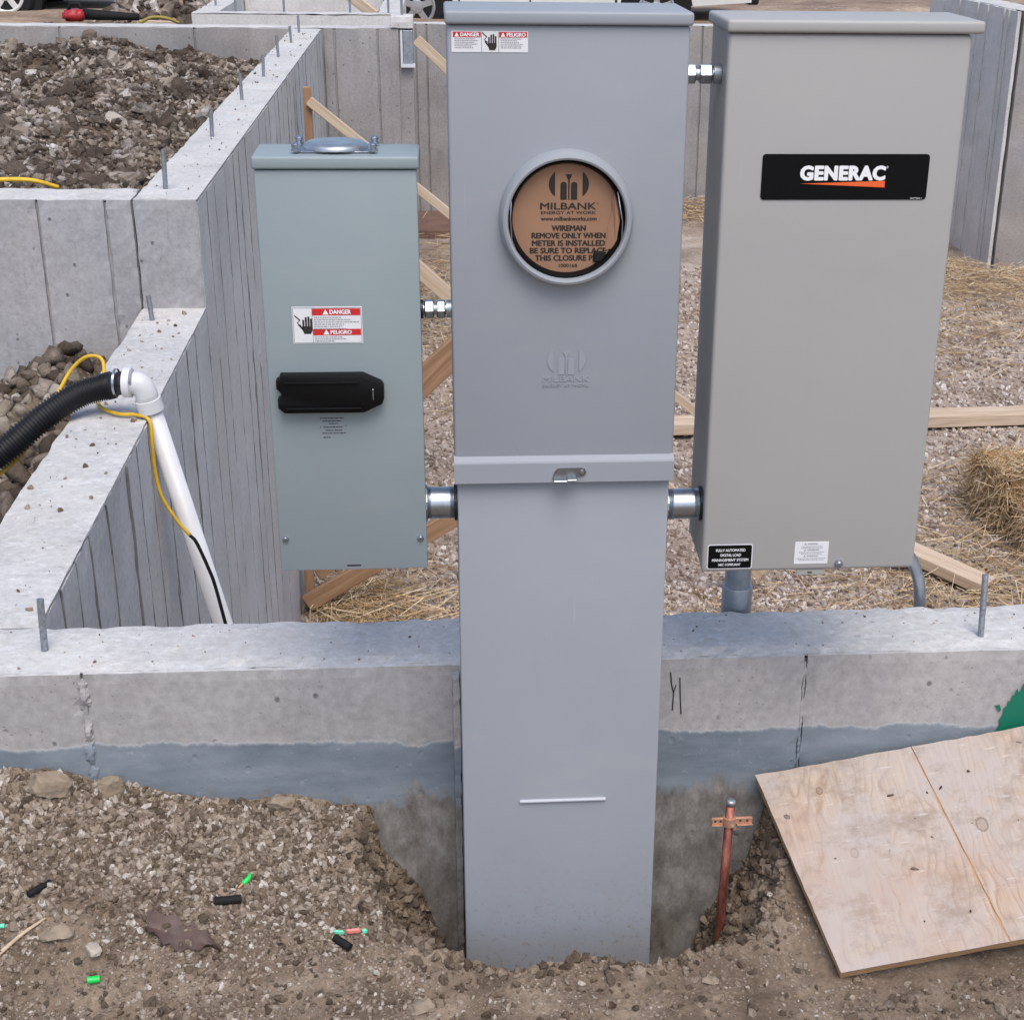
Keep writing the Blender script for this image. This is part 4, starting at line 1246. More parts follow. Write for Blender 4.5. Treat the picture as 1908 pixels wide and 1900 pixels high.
# pressed slot low on the front
part('pressed_rib', MB().bevbox(0.1125, 0.2575, YP - 0.0008, YP + 0.0055, 0.3412, 0.3455, 0.0015, 2), M['rib'], ped)
part('conduit_strip', MB().rough(PX0 - 0.012, PX0 + 0.0015, 2.372, 2.404, -0.60, 0.502, res=0.012, amp=0.0012, chip=0.003, seed=5, freq=40), M['conc_front'], ped, label='rough mortar strip between pedestal and wall')

# ---- disconnect box -----------------------------------------------------------------
YB = 2.24
BX0, BX1, BZ0, BZ1 = -0.2560, -0.0300, 0.768, 1.378
dbox = thing('disconnect_box', 'small blue-grey disconnect box with black pull handle left of the pedestal', 'electrical box', ((BX0 + BX1) / 2, 2.3, BZ0))
part('box_body', MB().bevbox(BX0 + 0.0035, BX1 - 0.0035, YB + 0.006, 2.345, BZ0 + 0.004, BZ1, 0.002, 1), M['paint_box'], dbox, SM)
part('front_cover', MB().bevbox(BX0, BX1, YB, YB + 0.016, BZ0, BZ1 - 0.0012, 0.0025, 2), M['paint_box'], dbox, SM)
part('rain_cap', MB().bevbox(BX0 - 0.0025, BX1 + 0.0035, YB - 0.0045, 2.352, BZ1, 1.3955, 0.0035, 3), M['paint_box'], dbox, SM)
HC = (-0.1445, 2.297, 1.3955)
hub = MB()
pts = []
for sx, sy in ((1, 1), (-1, 1), (-1, -1), (1, -1)):
    pts.append((HC[0] + sx * 0.054, HC[1] + sy * 0.0335))
plate = MB().bevbox(HC[0] - 0.056, HC[0] + 0.056, HC[1] - 0.036, HC[1] + 0.036, HC[2] + 0.0008, HC[2] + 0.0035, 0.001, 1)
hub_o = part('hub_closure', plate, M['zinc'], dbox, SM)
part('hub_dome', MB().lathe([(0.046, 0.0035), (0.046, 0.0065), (0.0435, 0.0095), (0.040, 0.0115), (0.030, 0.0125), (0.0001, 0.013)], HC, 'Z', 48), M['galv'], hub_o, SM)
for x, y in pts:
    part('hub_screw', MB().lathe([(0.0068, 0.0035), (0.0068, 0.0065), (0.0045, 0.0068), (0.0045, 0.0085), (0.0056, 0.0088), (0.0056, 0.0125), (0.0035, 0.0145), (0.0001, 0.0148)], (x, y, HC[2]), 'Z', 12), M['zinc'], hub_o, SM)
# danger label, two headers stacked
def danger_tall(root, x0, x1, z0, z1, y):
    w, h = x1 - x0, z1 - z0
    lo = part('danger_label', MB().bevbox(x0, x1, y - 0.0006, y + 0.0002, z0, z1, 0.0002, 1), M['white_label'], root, label='white danger sticker with two red bars')
    ya, yb = y - 0.0009, y - 0.0012
    a = x0 + 0.29 * w
    for wd, za, zb in (('DANGER', z1 - 0.23 * h, z1 - 0.045 * h), ('PELIGRO', z0 + 0.23 * h, z0 + 0.40 * h)):
        part('red_header', quad(MB(), a, x1 - 0.025 * w, za, zb, ya), M['red_print'], lo)
        wh = text(MB(), wd, a + 0.25 * w, a + 0.55 * w, za + 0.035 * h, zb - 0.035 * h, yb, fn=0.06)
        part('header_lettering', warn_tri(wh, a + 0.19 * w, za + 0.02 * h, 0.145 * h, yb), M['white_print'], lo)
    ink = MB()
    hand(ink, x0 + 0.215 * w, z0 + 0.27 * h, 0.47 * h, ya); bolt_mark(ink, x0 + 0.04 * w, z0 + 0.46 * h, 0.3 * h, ya)
    e = 0.012 * w
    for q in ((x0 + e, x1 - e, z1 - e * 1.4, z1 - e), (x0 + e, x1 - e, z0 + e, z0 + e * 1.4), (x0 + e, x0 + e * 1.4, z0 + e, z1 - e), (x1 - e * 1.4, x1 - e, z0 + e, z1 - e), (a - 0.006 * w, a - 0.002 * w, z0 + e, z1 - e)):
        quad(ink, *q, ya)
    part('hand_symbol', ink, M['ink'], lo)
    tx = MB()
    for i in range(6): dashes(tx, a + 0.02 * w, x1 - 0.04 * w, z1 - (0.30 + 0.062 * i) * h, 0.028 * h, ya, RNG)
    for i in range(3): dashes(tx, a + 0.02 * w, x1 - 0.04 * w, z0 + (0.17 - 0.055 * i) * h, 0.026 * h, ya, RNG, lo=0.4)
    part('fine_print', tx, M['grey_ink'], lo)['kind'] = 'stuff'
danger_tall(dbox, -0.2155, -0.1148, 1.1290, 1.1835, YB)
# black handle
hx0, hx1, hz0, hz1 = -0.2430, -0.0870, 1.0290, 1.0865
hp = [(hx0 + 0.010, hz0), (hx1 - 0.030, hz0), (hx1 - 0.003, hz0 + 0.013), (hx1, hz0 + 0.020), (hx1, hz1 - 0.018), (hx1 - 0.003, hz1 - 0.013), (hx1 - 0.030, hz1), (hx0 + 0.006, hz1), (hx0 + 0.006, hz1 - 0.005), (hx0, hz1 - 0.008), (hx0, hz1 - 0.020),
      (hx0 + 0.006, hz1 - 0.026), (hx0 + 0.007, hz0 + 0.023), (hx0 + 0.001, hz0 + 0.021), (hx0 + 0.001, hz0 + 0.008)]
bm = bmesh.new()
f = bm.faces.new([bm.verts.new((x, YB - 0.001, z)) for x, z in hp])
ex = bmesh.ops.extrude_face_region(bm, geom=[f])
for v in [g_ for g_ in ex['geom'] if isinstance(g_, bmesh.types.BMVert)]: v.co.y = YB - 0.021
bmesh.ops.recalc_face_normals(bm, faces=bm.faces[:])
bmesh.ops.bevel(bm, geom=[e for e in bm.edges if all(v.co.y < YB - 0.015 for v in e.verts)], offset=0.003, segments=2, profile=0.5, affect='EDGES')
hnd = part('pull_handle', MB().from_bm(bm), M['black_plastic'], dbox, SM)
part('handle_rib', MB().bevbox(hx0 + 0.012, hx1 - 0.034, YB - 0.0255, YB - 0.020, hz1 - 0.012, hz1 - 0.008, 0.0015, 2), M['black_plastic'], hnd, SM)
part('handle_rib', MB().bevbox(hx0 + 0.012, hx1 - 0.034, YB - 0.0245, YB - 0.020, hz0 + 0.006, hz0 + 0.010, 0.0015, 2), M['black_plastic'], hnd, SM)
part('lock_slot', MB().bevbox(hx1 - 0.0165, hx1 - 0.0148, YB - 0.0218, YB - 0.0207, 1.0490, 1.0655, 0.0004, 1), M['zinc'], hnd)
# small print under the handle
sp = MB()
for i, (a, b, z) in enumerate(((-0.1835, -0.1475, 1.0145), (-0.1800, -0.1515, 1.0100), (-0.1705, -0.1585, 1.0060), (-0.1790, -0.1500, 1.0005), (-0.1765, -0.1510, 0.9955), (-0.1810, -0.1460, 0.9910), (-0.1800, -0.1690, 0.9845))):
    dashes(sp, a, b, z, 0.0015, YB - 0.0004, RNG, lo=0.97)
quad(sp, -0.1840, -0.1828, 1.0005, 1.002, YB - 0.0004); quad(sp, -0.1466, -0.1452, 1.0025, 1.004, YB - 0.0004)
part('small_print', sp, M['slot_dark'], dbox)['kind'] = 'stuff'
for x, z in ((-0.2465, 0.8215), (-0.0398, 0.8190)):
    s_ = part('cover_screw', MB().lathe([(0.0001, -0.0042), (0.0034, -0.0040), (0.0048, -0.0025), (0.0050, 0.0005)], (x, YB, z), 'Y', 18), M['zinc'], dbox, SM)
    part('screw_slot', MB().box(x - 0.0036, x + 0.0036, YB - 0.0044, YB - 0.0041, z - 0.0006, z + 0.0006), M['slot_dark'], s_)
part('drain_slot', MB().bevbox(-0.1545, -0.1330, YB - 0.0004, YB + 0.0002, 0.7742, 0.7768, 0.0001, 1), M['slot_dark'], dbox)

# ---- transfer switch -----------------------------------------------------------------
GX0, GX1, GZ0, GZ1 = 0.4000, 0.7420, 0.757, 1.563
gen = thing('transfer_switch', 'large warm-grey transfer switch box with black nameplate right of the pedestal', 'electrical box', ((GX0 + GX1) / 2, 2.3, GZ0))
# back tub: side wall with its lower corner cut away at a slant
tub = MB()
pf = [(YP + 0.010, GZ0 + 0.004), (YP + 0.030, GZ0 + 0.004), (2.374, GZ0 + 0.012), (2.374, GZ1), (YP + 0.010, GZ1)]
k = len(pf)
tub.add([(GX0 + 0.0025, y, z) for y, z in pf] + [(GX1 - 0.0025, y, z) for y, z in pf],
        [list(range(k - 1, -1, -1)), list(range(k, 2 * k))] + [[i, (i + 1) % k, (i + 1) % k + k, i + k] for i in range(k)])
part('box_body', tub, M['paint_gen'], gen)
part('front_door', MB().bevbox(GX0, GX1, YP, YP + 0.020, GZ0, GZ1 - 0.001, 0.006, 4), M['paint_gen'], gen, SM)
part('rain_cap', MB().bevbox(GX0 - 0.0035, GX1 + 0.0145, YP - 0.007, 2.384, GZ1, 1.580, 0.0045, 3), M['paint_gen'], gen, SM)
def rounded(x0, x1, z0, z1, r, n=5):
    out = []
    for cx_, cz_, a0 in ((x1 - r, z0 + r, -90), (x1 - r, z1 - r, 0), (x0 + r, z1 - r, 90), (x0 + r, z0 + r, 180)):
        for i in range(n + 1):
            a = math.radians(a0 + 90 * i / n); out.append((cx_ + r * math.cos(a), cz_ + r * math.sin(a)))
    return out
np_o = part('nameplate', MB().prism_xz(rounded(0.4570, 0.6985, 1.3375, 1.4012, 0.005), YP - 0.0012, YP - 0.0001), M['black_gloss'], gen)
lg = MB()
text(lg, 'GENERAC', 0.5128, 0.6352, 1.3648, 1.3850, YP - 0.0015, 0.03, fn=0.045)
part('trademark_sign', text(MB(), '®', 0.6362, 0.6392, 1.3815, 1.3848, YP - 0.0015), M['white_print'], np_o)
part('plate_number', text(MB(), '0077004-1', 0.6755, 0.6925, 1.3385, 1.3405, YP - 0.0015), M['white_print'], np_o)
part('plate_lettering', lg, M['white_print'], np_o)
part('plate_swoosh', MB().add([(0.5130, YP - 0.0015, 1.3602), (0.6362, YP - 0.0015, 1.3548), (0.6360, YP - 0.0015, 1.3640)], [(0, 1, 2)]), M['orange_print'], np_o)
bl = part('black_label', MB().prism_xz(rounded(0.4095, 0.4785, 0.7640, 0.8030, 0.003), YP - 0.0008, YP - 0.0001), M['black_gloss'], gen, label='small black label with four lines of white capitals')
part('label_border', MB().prism_xz(rounded(0.4080, 0.4800, 0.7625, 0.8045, 0.004), YP - 0.0004, YP - 0.00005), M['white_label'], bl)
lg = MB()
for s, a, b, z, h in (('FULLY AUTOMATED', 0.4215, 0.4680, 0.7925, 0.0046), ('DIGITAL LOAD', 0.4290, 0.4615, 0.7842, 0.0046), ('MANAGEMENT SYSTEM', 0.4160, 0.4735, 0.7758, 0.0046), ('NEC COMPLIANT', 0.4265, 0.4615, 0.7682, 0.0040)):
    text(lg, s, a, b, z, z + h, YP - 0.0012, fn=0.03)
part('label_lettering', lg, M['white_print'], bl)
wl = part('warning_label', MB().bevbox(0.5470, 0.6012, YP - 0.0007, YP - 0.0001, 0.7685, 0.8062, 0.0002, 1), M['white_label'], gen, label='small white warning sheet')
tx = MB()
for z, bold in ((0.8018, 1), (0.7978, 0), (0.7952, 0), (0.7915, 1), (0.7880, 0), (0.7852, 0), (0.7812, 1), (0.7775, 0), (0.7748, 0)):
    if bold:
        warn_tri(tx, 0.5635, z - 0.0005, 0.0034, YP - 0.001); dashes(tx, 0.5672, 0.5860, z, 0.0019, YP - 0.001, RNG, lo=0.85, gap=0.1)
    else: dashes(tx, 0.5500, 0.5985, z, 0.0011, YP - 0.001, RNG, True, lo=0.65)
part('label_lettering', tx, M['grey_ink'], wl)['kind'] = 'stuff'
part('hasp', MB().bevbox(0.5535, 0.5985, YP + 0.0035, YP + 0.0065, 0.7470, 0.7570, 0.0012, 1), M['paint_gen'], gen)
part('hasp_hole', MB().bevbox(0.5715, 0.5785, YP + 0.0030, YP + 0.0034, 0.7505, 0.7530, 0.0001, 1), M['slot_dark'], gen)
part('door_screw', MB().lathe([(0.0001, -0.0085), (0.0040, -0.0080), (0.0062, -0.0055), (0.0066, 0.0005)], (0.6195, YP, 0.7680), 'Y', 20), M['zinc'], gen, SM)

# ---- nipples and couplings between the boxes -------------------------------------------
def hexprof(mb, x0, x1, r, c):
    mb.lathe([(r * 0.86, x0), (r, x0 + 0.0018), (r, x1 - 0.0018), (r * 0.86, x1)], c, 'X', 6)
def coupling(name, label, x0, x1, y, z, r, group=None):
    t_ = thing(name, label, 'conduit fitting', ((x0 + x1) / 2, y, z), group)
    c = (0, y, z); L = x1 - x0
    part('tube', MB().lathe([(r * 0.62, x0 - 0.003), (r * 0.62, x1 + 0.003)], c, 'X', 20), M['zinc'], t_, SM)
    part('lock_ring', MB().lathe([(r * 0.98, x0), (r * 0.98, x0 + L * 0.12)], c, 'X', 20), M['dark_metal'], t_, SM)
    mb = MB(); hexprof(mb, x0 + L * 0.15, x0 + L * 0.45, r, c); part('hex_nut', mb, M['zinc'], t_)
    mb = MB(); hexprof(mb, x0 + L * 0.53, x0 + L * 0.80, r, c); part('hex_nut', mb, M['zinc'], t_)
    part('lock_ring', MB().lathe([(r * 0.94, x0 + L * 0.83), (r * 0.94, x0 + L * 0.98)], c, 'X', 20), M['galv'], t_, SM)
    return t_
def nipple(name, label, x0, x1, y, z, r):
    t_ = thing(name, label, 'conduit nipple', ((x0 + x1) / 2, y, z))
    c = (0, y, z); L = x1 - x0
    prof = [(r, x0 - 0.003)]
    n = 12
    for i in range(n):
        prof.append((r * (1.0 if i % 2 else 0.965), x0 + L * 0.22 * i / n))
    prof += [(r, x0 + L * 0.25), (r, x0 + L * 0.75)]
    for i in range(n):
        prof.append((r * (0.965 if i % 2 else 1.0), x0 + L * 0.78 + L * 0.22 * i / n))
    prof.append((r, x1 + 0.003))
    part('nipple_tube', MB().lathe(prof, c, 'X', 32), M['zinc'], t_, SM)
    for a in (x0 + 0.0005, x1 - 0.0055):
        ln = MB()
        ln.lathe([(r * 1.02, a), (r * 1.16, a + 0.0008), (r * 1.16, a + 0.0042), (r * 1.02, a + 0.005)], c, 'X', 16)
        part('lock_nut', ln, M['dark_metal'] if a > x0 + 0.01 else M['zinc'], t_)
    return t_
coupling('conduit_coupling', 'small zinc coupling joining disconnect box and pedestal halfway up', BX1 - 0.002, PX0 - 0.001, 2.262, 1.1735, 0.0140)
coupling('conduit_coupling', 'small zinc coupling joining pedestal and transfer switch near their tops', PX1 - 0.012, GX0 + 0.003, 2.290, 1.5015, 0.0145)
nipple('conduit_nipple', 'short thick zinc nipple joining disconnect box and pedestal low down', BX1 - 0.003, PX0 + 0.002, 2.275, 0.8640, 0.0250)
nipple('conduit_nipple', 'short thick zinc nipple joining pedestal and transfer switch low down', PX1 - 0.005, GX0 + 0.003, 2.270, 0.8570, 0.0240)

def catmull(pts, n):
    P_ = [np.array(p, float) for p in pts]
    P_ = [2 * P_[0] - P_[1]] + P_ + [2 * P_[-1] - P_[-2]]
    out = []
    for i in range(1, len(P_) - 2):
        a, b, c, d_ = P_[i - 1:i + 3]
        for t in np.linspace(0, 1, n, endpoint=False):
            out.append(0.5 * ((2 * b) + (-a + c) * t + (2 * a - 5 * b + 4 * c - d_) * t * t + (-a + 3 * b - 3 * c + d_) * t ** 3))
    out.append(P_[-2])
    return out

# ---- conduits under the transfer switch ---------------------------------------------------
cd = thing('conduit', 'straight galvanised conduit with coupling below the transfer switch', 'conduit', (0.542, 2.626, -1.6))
path = [(0.542, 2.626, -1.62), (0.542, 2.626, 0.50), (0.542, 2.626, 0.86), (0.542, 2.62, 0.90), (0.542, 2.60, 0.935), (0.542, 2.565, 0.955), (0.542, 2.52, 0.96), (0.542, 2.378, 0.96)]
part('conduit_tube', MB().tube(path, 0.0245, 28), M['galv'], cd, True)
part('conduit_coupling', MB().lathe([(0.0262, 0.46), (0.0285, 0.462), (0.0285, 0.548), (0.0275, 0.5515), (0.0246, 0.552)], (0.542, 2.626, 0), 'Z', 28), M['galv'], cd, SM)
path = catmull([(0.896, 2.625, -1.62), (0.896, 2.625, 0.30), (0.8955, 2.623, 0.47), (0.891, 2.62, 0.535), (0.876, 2.615, 0.582), (0.852, 2.607, 0.622), (0.81, 2.59, 0.68), (0.76, 2.54, 0.745), (0.73, 2.46, 0.79), (0.72, 2.376, 0.80)], 6)
single('bent_conduit', MB().tube(path, 0.0112, 18), M['galv'], 'thin bent galvanised conduit curving down from the transfer switch', 'conduit', (0.896, 2.628, -1.6), smooth=True)

# ---- ground rod -----------------------------------------------------------------------------
rod = thing('ground_rod', 'copper ground rod with bronze clamp in the hole right of the pedestal', 'ground rod', (0.482, 2.31, -0.3))
rp = [(0.4770, 2.315, -0.6), (0.4822, 2.309, -0.05), (0.4842, 2.305, 0.1), (0.4868, 2.300, 0.278)]
part('rod', MB().tube(rp, 0.0084, 16), M['copper'], rod, True)
part('rod_tip', MB().tube([(0.4868, 2.300, 0.276), (0.4869, 2.300, 0.2845), (0.4870, 2.2998, 0.2868)], [0.0086, 0.0084, 0.0068], 16), M['galv'], rod, True)
cl = MB().bevbox(0.4545, 0.5275, 2.2985, 2.3045, 0.2360, 0.2500, 0.0015, 1)
cl.bevbox(0.4545, 0.4740, 2.2930, 2.2985, 0.2365, 0.2385, 0.0006, 1); cl.bevbox(0.4995, 0.5275, 2.2930, 2.2985, 0.2365, 0.2385, 0.0006, 1)
cl.lathe([(0.0090, -0.009), (0.0118, -0.008), (0.0118, 0.008), (0.0090, 0.009)], (0.4862, 2.3008, 0.2430), 'Z', 18)
cl_o = part('clamp', cl, M['bronze'], rod, SM)
for x in (0.4610, 0.4705, 0.5055, 0.5180):
    part('clamp_hole', MB().lathe([(0.0001, -0.0003), (0.0022, -0.0003), (0.0022, 0.0002)], (x, 2.2984, 0.2440), 'Y', 10), M['slot_dark'], cl_o)
part('clamp_bolt', MB().lathe([(0.0001, -0.020), (0.0062, -0.0195), (0.0068, -0.017), (0.0068, -0.012), (0.0050, -0.011), (0.0050, 0.0)], (0.4960, 2.2960, 0.2335), 'Y', 6), M['zinc'], cl_o)

# ---- plywood sheet ------------------------------------------------------------------------------
ply = thing('plywood_sheet', 'weathered plywood sheet lying over the right side of the hole', 'plywood', (0, 0, 0))
A = Vector((0.545, 2.384, 0.2850)); Bp = Vector((0.6356, 2.0430, 0.1060))
u = Vector((0.980, 0.012, 0.162)).normalized()
v0_ = Bp - A
SK = v0_.dot(u)                     # the left edge is cut a little out of square
v = v0_ - u * SK; W_ = v.length; v.normalize()
nrm = u.cross(-v); nrm.normalize()
mt = Matrix(((u.x, -v.x, nrm.x, A.x), (u.y, -v.y, nrm.y, A.y), (u.z, -v.z, nrm.z, A.z), (0, 0, 0, 1)))
ply.matrix_world = mt
ply['org'] = [0, 0, 0]
TH = 0.0265
def skewbox(x0, x1, z0, z1, seed, y1=0.0, y0=None):
    mb = MB().rough(x0, x1, -(W_ if y0 is None else y0), y1, z0, z1, res=0.02, amp=0.0003, chip=0.0016, seed=seed, freq=30)
    mb.v[0][:, 0] += SK * (-mb.v[0][:, 1] / W_)
    return mb
part('plywood_core', skewbox(0.0012, 1.2188, -TH, -0.0028, 5, -0.0012, W_ - 0.0012), M['ply_edge'], ply)
cutsx = [0.0, 0.288, 0.615, 0.93, 1.22]
for i, (a, b) in enumerate(zip(cutsx[:-1], cutsx[1:])):
    part('veneer_strip', skewbox(a + (0.0007 if i else 0), b - 0.0007, -0.0035, 0.0, 15 + i), M['ply'], ply)

# crumbs of earth and bark lying on the sheet
nC = 34
uu_ = RNG.uniform(0.02, 0.75, nC); vv_ = RNG.uniform(0.02, W_ - 0.02, nC)
P = np.array([list(A + u * (a + SK * b / W_) + v * b + nrm * 0.0008) for a, b in zip(uu_, vv_)])
o = link('plywood_crumbs', stones_mesh('plywood_crumbs', P, 0.0012 + 0.0045 * RNG.uniform(0, 1, nC) ** 3, RNG, 0.3, 0.5, False, 2.0), M['clods'])
tag(o, 'dark crumbs of dirt scattered on the plywood', 'dirt crumbs', kind='stuff')

# ---- PVC riser, hose and cord ------------------------------------------------------------------
pv = thing('pvc_pipe', 'white plastic drain pipe with elbow leaning on the low side wall', 'pipe', (-0.55, 3.95, -1.6))
EB = Vector((-0.742, 3.80, 0.600))
pd = Vector((-0.618 + 0.736, 0.05, -0.0454 - 0.557)).normalized()
pt0 = EB + pd * 0.045
L = (pt0.z + 1.58) / -pd.z
part('pipe', MB().tube([pt0 + pd * 0.02, pt0 + pd * (L * 0.5), pt0 + pd * L], 0.0255, 28), M['pvc'], pv, True)
hd = Vector((-0.99, 0.10, 0.03)).normalized()
el = [EB + hd * 0.040, EB + hd * 0.022]
for t in np.linspace(0, 1, 9):
    a = EB + hd * 0.022; b = EB + pd * 0.030
    el.append((1 - t) ** 2 * a + 2 * t * (1 - t) * (EB + Vector((0, 0, .004))) + t * t * b)
el.append(EB + pd * 0.05)
part('elbow', MB().tube(el, 0.0285, 28), M['pvc'], pv, True)
part('elbow_collar', MB().tube([EB + pd * 0.042, EB + pd * 0.0425, EB + pd * 0.074, EB + pd * 0.0745], [0.029, 0.0325, 0.0325, 0.027], 28), M['pvc'], pv, SM)
part('elbow_flange', MB().tube([EB + hd * 0.026, EB + hd * 0.0265, EB + hd * 0.044, EB + hd * 0.0445], [0.030, 0.0365, 0.0375, 0.030], 28), M['pvc'], pv, SM)
part('hose_clamp', MB().tube([EB + hd * 0.062, EB + hd * 0.068], 0.0335, 24, caps=False), M['zinc'], pv, True)

def bez(pts, n):
    """Catmull-Rom through pts"""
    P_ = [np.array(p, float) for p in pts]
    P_ = [2 * P_[0] - P_[1]] + P_ + [2 * P_[-1] - P_[-2]]
    out = []
    for i in range(1, len(P_) - 2):
        for t in np.linspace(0, 1, n, endpoint=False):
            a, b, c, d_ = P_[i - 1:i + 3]
            out.append(0.5 * ((2 * b) + (-a + c) * t + (2 * a - 5 * b + 4 * c - d_) * t * t + (-a + 3 * b - 3 * c + d_) * t ** 3))
    out.append(P_[-2])
    return out
hs = [tuple(EB + hd * 0.044), (-0.835, 3.815, 0.588), (-0.90, 3.80, 0.572), (-0.98, 3.77, 0.528), (-1.06, 3.73, 0.468), (-1.14, 3.69, 0.418), (-1.25, 3.62, 0.36), (-1.45, 3.5, 0.30), (-1.8, 3.3, 0.28)]
hp_ = bez(hs, 60)
N = len(hp_)
rad = [0.0285 if i < 40 else 0.0315 + 0.0032 * math.sin(i * 2 * math.pi / 5.0) for i in range(N)]
single('drain_hose', MB().tube(hp_, rad, 20), M['hose'], 'black corrugated hose clamped to the white elbow', 'hose', (-1.0, 3.8, 0.5), smooth=True)
cordp = [(-1.62, 3.6, 0.30), (-1.30, 3.64, 0.335), (-1.16, 3.66, 0.375), (-1.10, 3.70, 0.395), (-1.04, 3.80, 0.44), (-1.00, 3.95, 0.51), (-0.96, 4.0, 0.575), (-0.915, 4.0, 0.612), (-0.878, 4.0, 0.605), (-0.872, 3.97, 0.565), (-0.885, 3.93, 0.532), (-0.86, 3.85, 0.524), (-0.81, 3.80, 0.522), (-0.765, 3.79, 0.522), (-0.730, 3.775, 0.512), (-0.727, 3.765, 0.45), (-0.7265, 3.765, 0.38), (-0.716, 3.762, 0.315), (-0.6865, 3.76, 0.2539), (-0.655, 3.76, 0.208)]
shade_end = [(-0.655, 3.76, 0.208), (-0.640, 3.762, 0.185), (-0.6175, 3.77, 0.1101), (-0.606, 3.785, 0.0486), (-0.585, 3.80, -0.1), (-0.53, 3.86, -0.5), (-0.40, 3.95, -1.1), (-0.33, 4.0, -1.56)]
single('shadowed_cord_end', MB().tube(bez(shade_end, 10), 0.0046, 10), M['black_rubber'], 'lower end of the yellow cord crossing the white pipe, blackened as shadow', 'cord', (-0.6, 3.8, -1.5), smooth=True)  # shadow on the yellow cord's lower end, put in as black colour
single('extension_cord', MB().tube(bez(cordp, 10), 0.0047, 10), M['yellow'], 'yellow extension cord looping beside the black hose and running down the white pipe', 'cord', (-0.9, 3.9, 0.5), smooth=True)
pc0 = Vector(pt0)
fc = [(-2.6, 5.05, 0.872), (-1.8, 5.03, 0.868), (-1.55, 5.06, 0.868), (-1.40, 5.09, 0.872), (-1.28, 5.11, 0.868), (-1.2, 5.14, 0.84)]
single('extension_cord', MB().tube(bez(fc, 10), 0.007, 10), M['yellow'], 'yellow cord lying on the high wall at the left edge', 'cord', (-1.5, 5.06, 0.86), smooth=True)

# ---- lumber and braces -----------------------------------------------------------------------------
def lumber(name, label, p0, p1, w, h, mat='lumber', up=(0, 0, 1), cat='board', group=None):
    p0, p1 = Vector(p0), Vector(p1)
    t = p1 - p0; L = t.length; t.normalize()
    uu = Vector(up); uu = (uu - t * uu.dot(t)).normalized(); s = uu.cross(t)
    o = link(name, MB().bevbox(0, L, -w / 2, w / 2, -h / 2, h / 2, 0.003, 1).mesh(name), M[mat])
    o.matrix_world = Matrix(((t.x, s.x, uu.x, p0.x), (t.y, s.y, uu.y, p0.y), (t.z, s.z, uu.z, p0.z), (0, 0, 0, 1)))
    return tag(o, label, cat, group)
lumber('brace_post', 'brown upright brace post standing against the long wall, far one', (-0.668, 8.5, -1.5), (-0.668, 8.5, 0.755), 0.042, 0.038, 'lumber_brown', (0, 1, 0), 'brace')
lumber('brace_board', 'pale diagonal brace leaning from the far post, passing above the disconnect box', (-0.66, 8.47, 0.69), (1.95, 8.6, -1.46), 0.038, 0.048, 'lumber', cat='brace')
lumber('brace_post', 'brown upright brace post against the long wall just below the disconnect box', (-0.688, 7.2, -1.6), (-0.688, 7.2, 0.5), 0.045, 0.045, 'lumber_brown', (0, 1, 0), 'brace')
lumber('brace_board', 'pale diagonal brace crossing the gap above the small left coupling', (-0.66, 7.2, 0.62), (1.62, 7.25, -1.50), 0.045, 0.07, 'lumber', cat='brace')
lumber('brace_board', 'tan board rising to the right from the brace foot under the disconnect box', (-0.70, 7.12, -1.55), (0.75, 7.2, -0.71), 0.038, 0.085, 'lumber_brown', cat='brace')
lumber('brace_board', 'upper tan board parallel to the one at the brace foot under the disconnect box', (-0.66, 7.3, -1.47), (-0.10, 7.5, -1.10), 0.038, 0.07, 'lumber_brown', cat='brace')
lumber('brace_board', 'tan board slanting behind the gap above the disconnect handle height', (-0.45, 8.6, -1.18), (0.55, 8.7, -0.26), 0.05, 0.15, 'lumber_brown', cat='brace')
lumber('brace_board', 'pale brace board leaning behind the beam pocket at the top of the pedestal', (-0.14, 12.2, 0.66), (0.6, 12.2, -0.02), 0.04, 0.075, 'lumber', cat='brace')
lumber('floor_board', 'long pale board lying across the gravel right of the transfer switch', (1.2, 9.50, -1.45), (4.6, 9.60, -1.43), 0.185, 0.075, 'lumber', cat='board')
lumber('floor_board', 'short pale board lying tilted on straw behind the right anchor bolt', (2.30, 7.62, -1.45), (2.80, 7.16, -1.56), 0.14, 0.06, 'lumber', cat='board')
lumber('scrap_board', 'pale board leaning beyond the foundation box beside the white truck wheel', (-0.70, 12.6, 0.98), (-0.44, 12.5, 0.80), 0.04, 0.075, 'lumber', cat='board')
lumber('scrap_board', 'pale board lying behind the far wall at top left', (-2.05, 11.7, 0.80), (-1.78, 11.6, 0.80), 0.06, 0.04, 'lumber', cat='board')

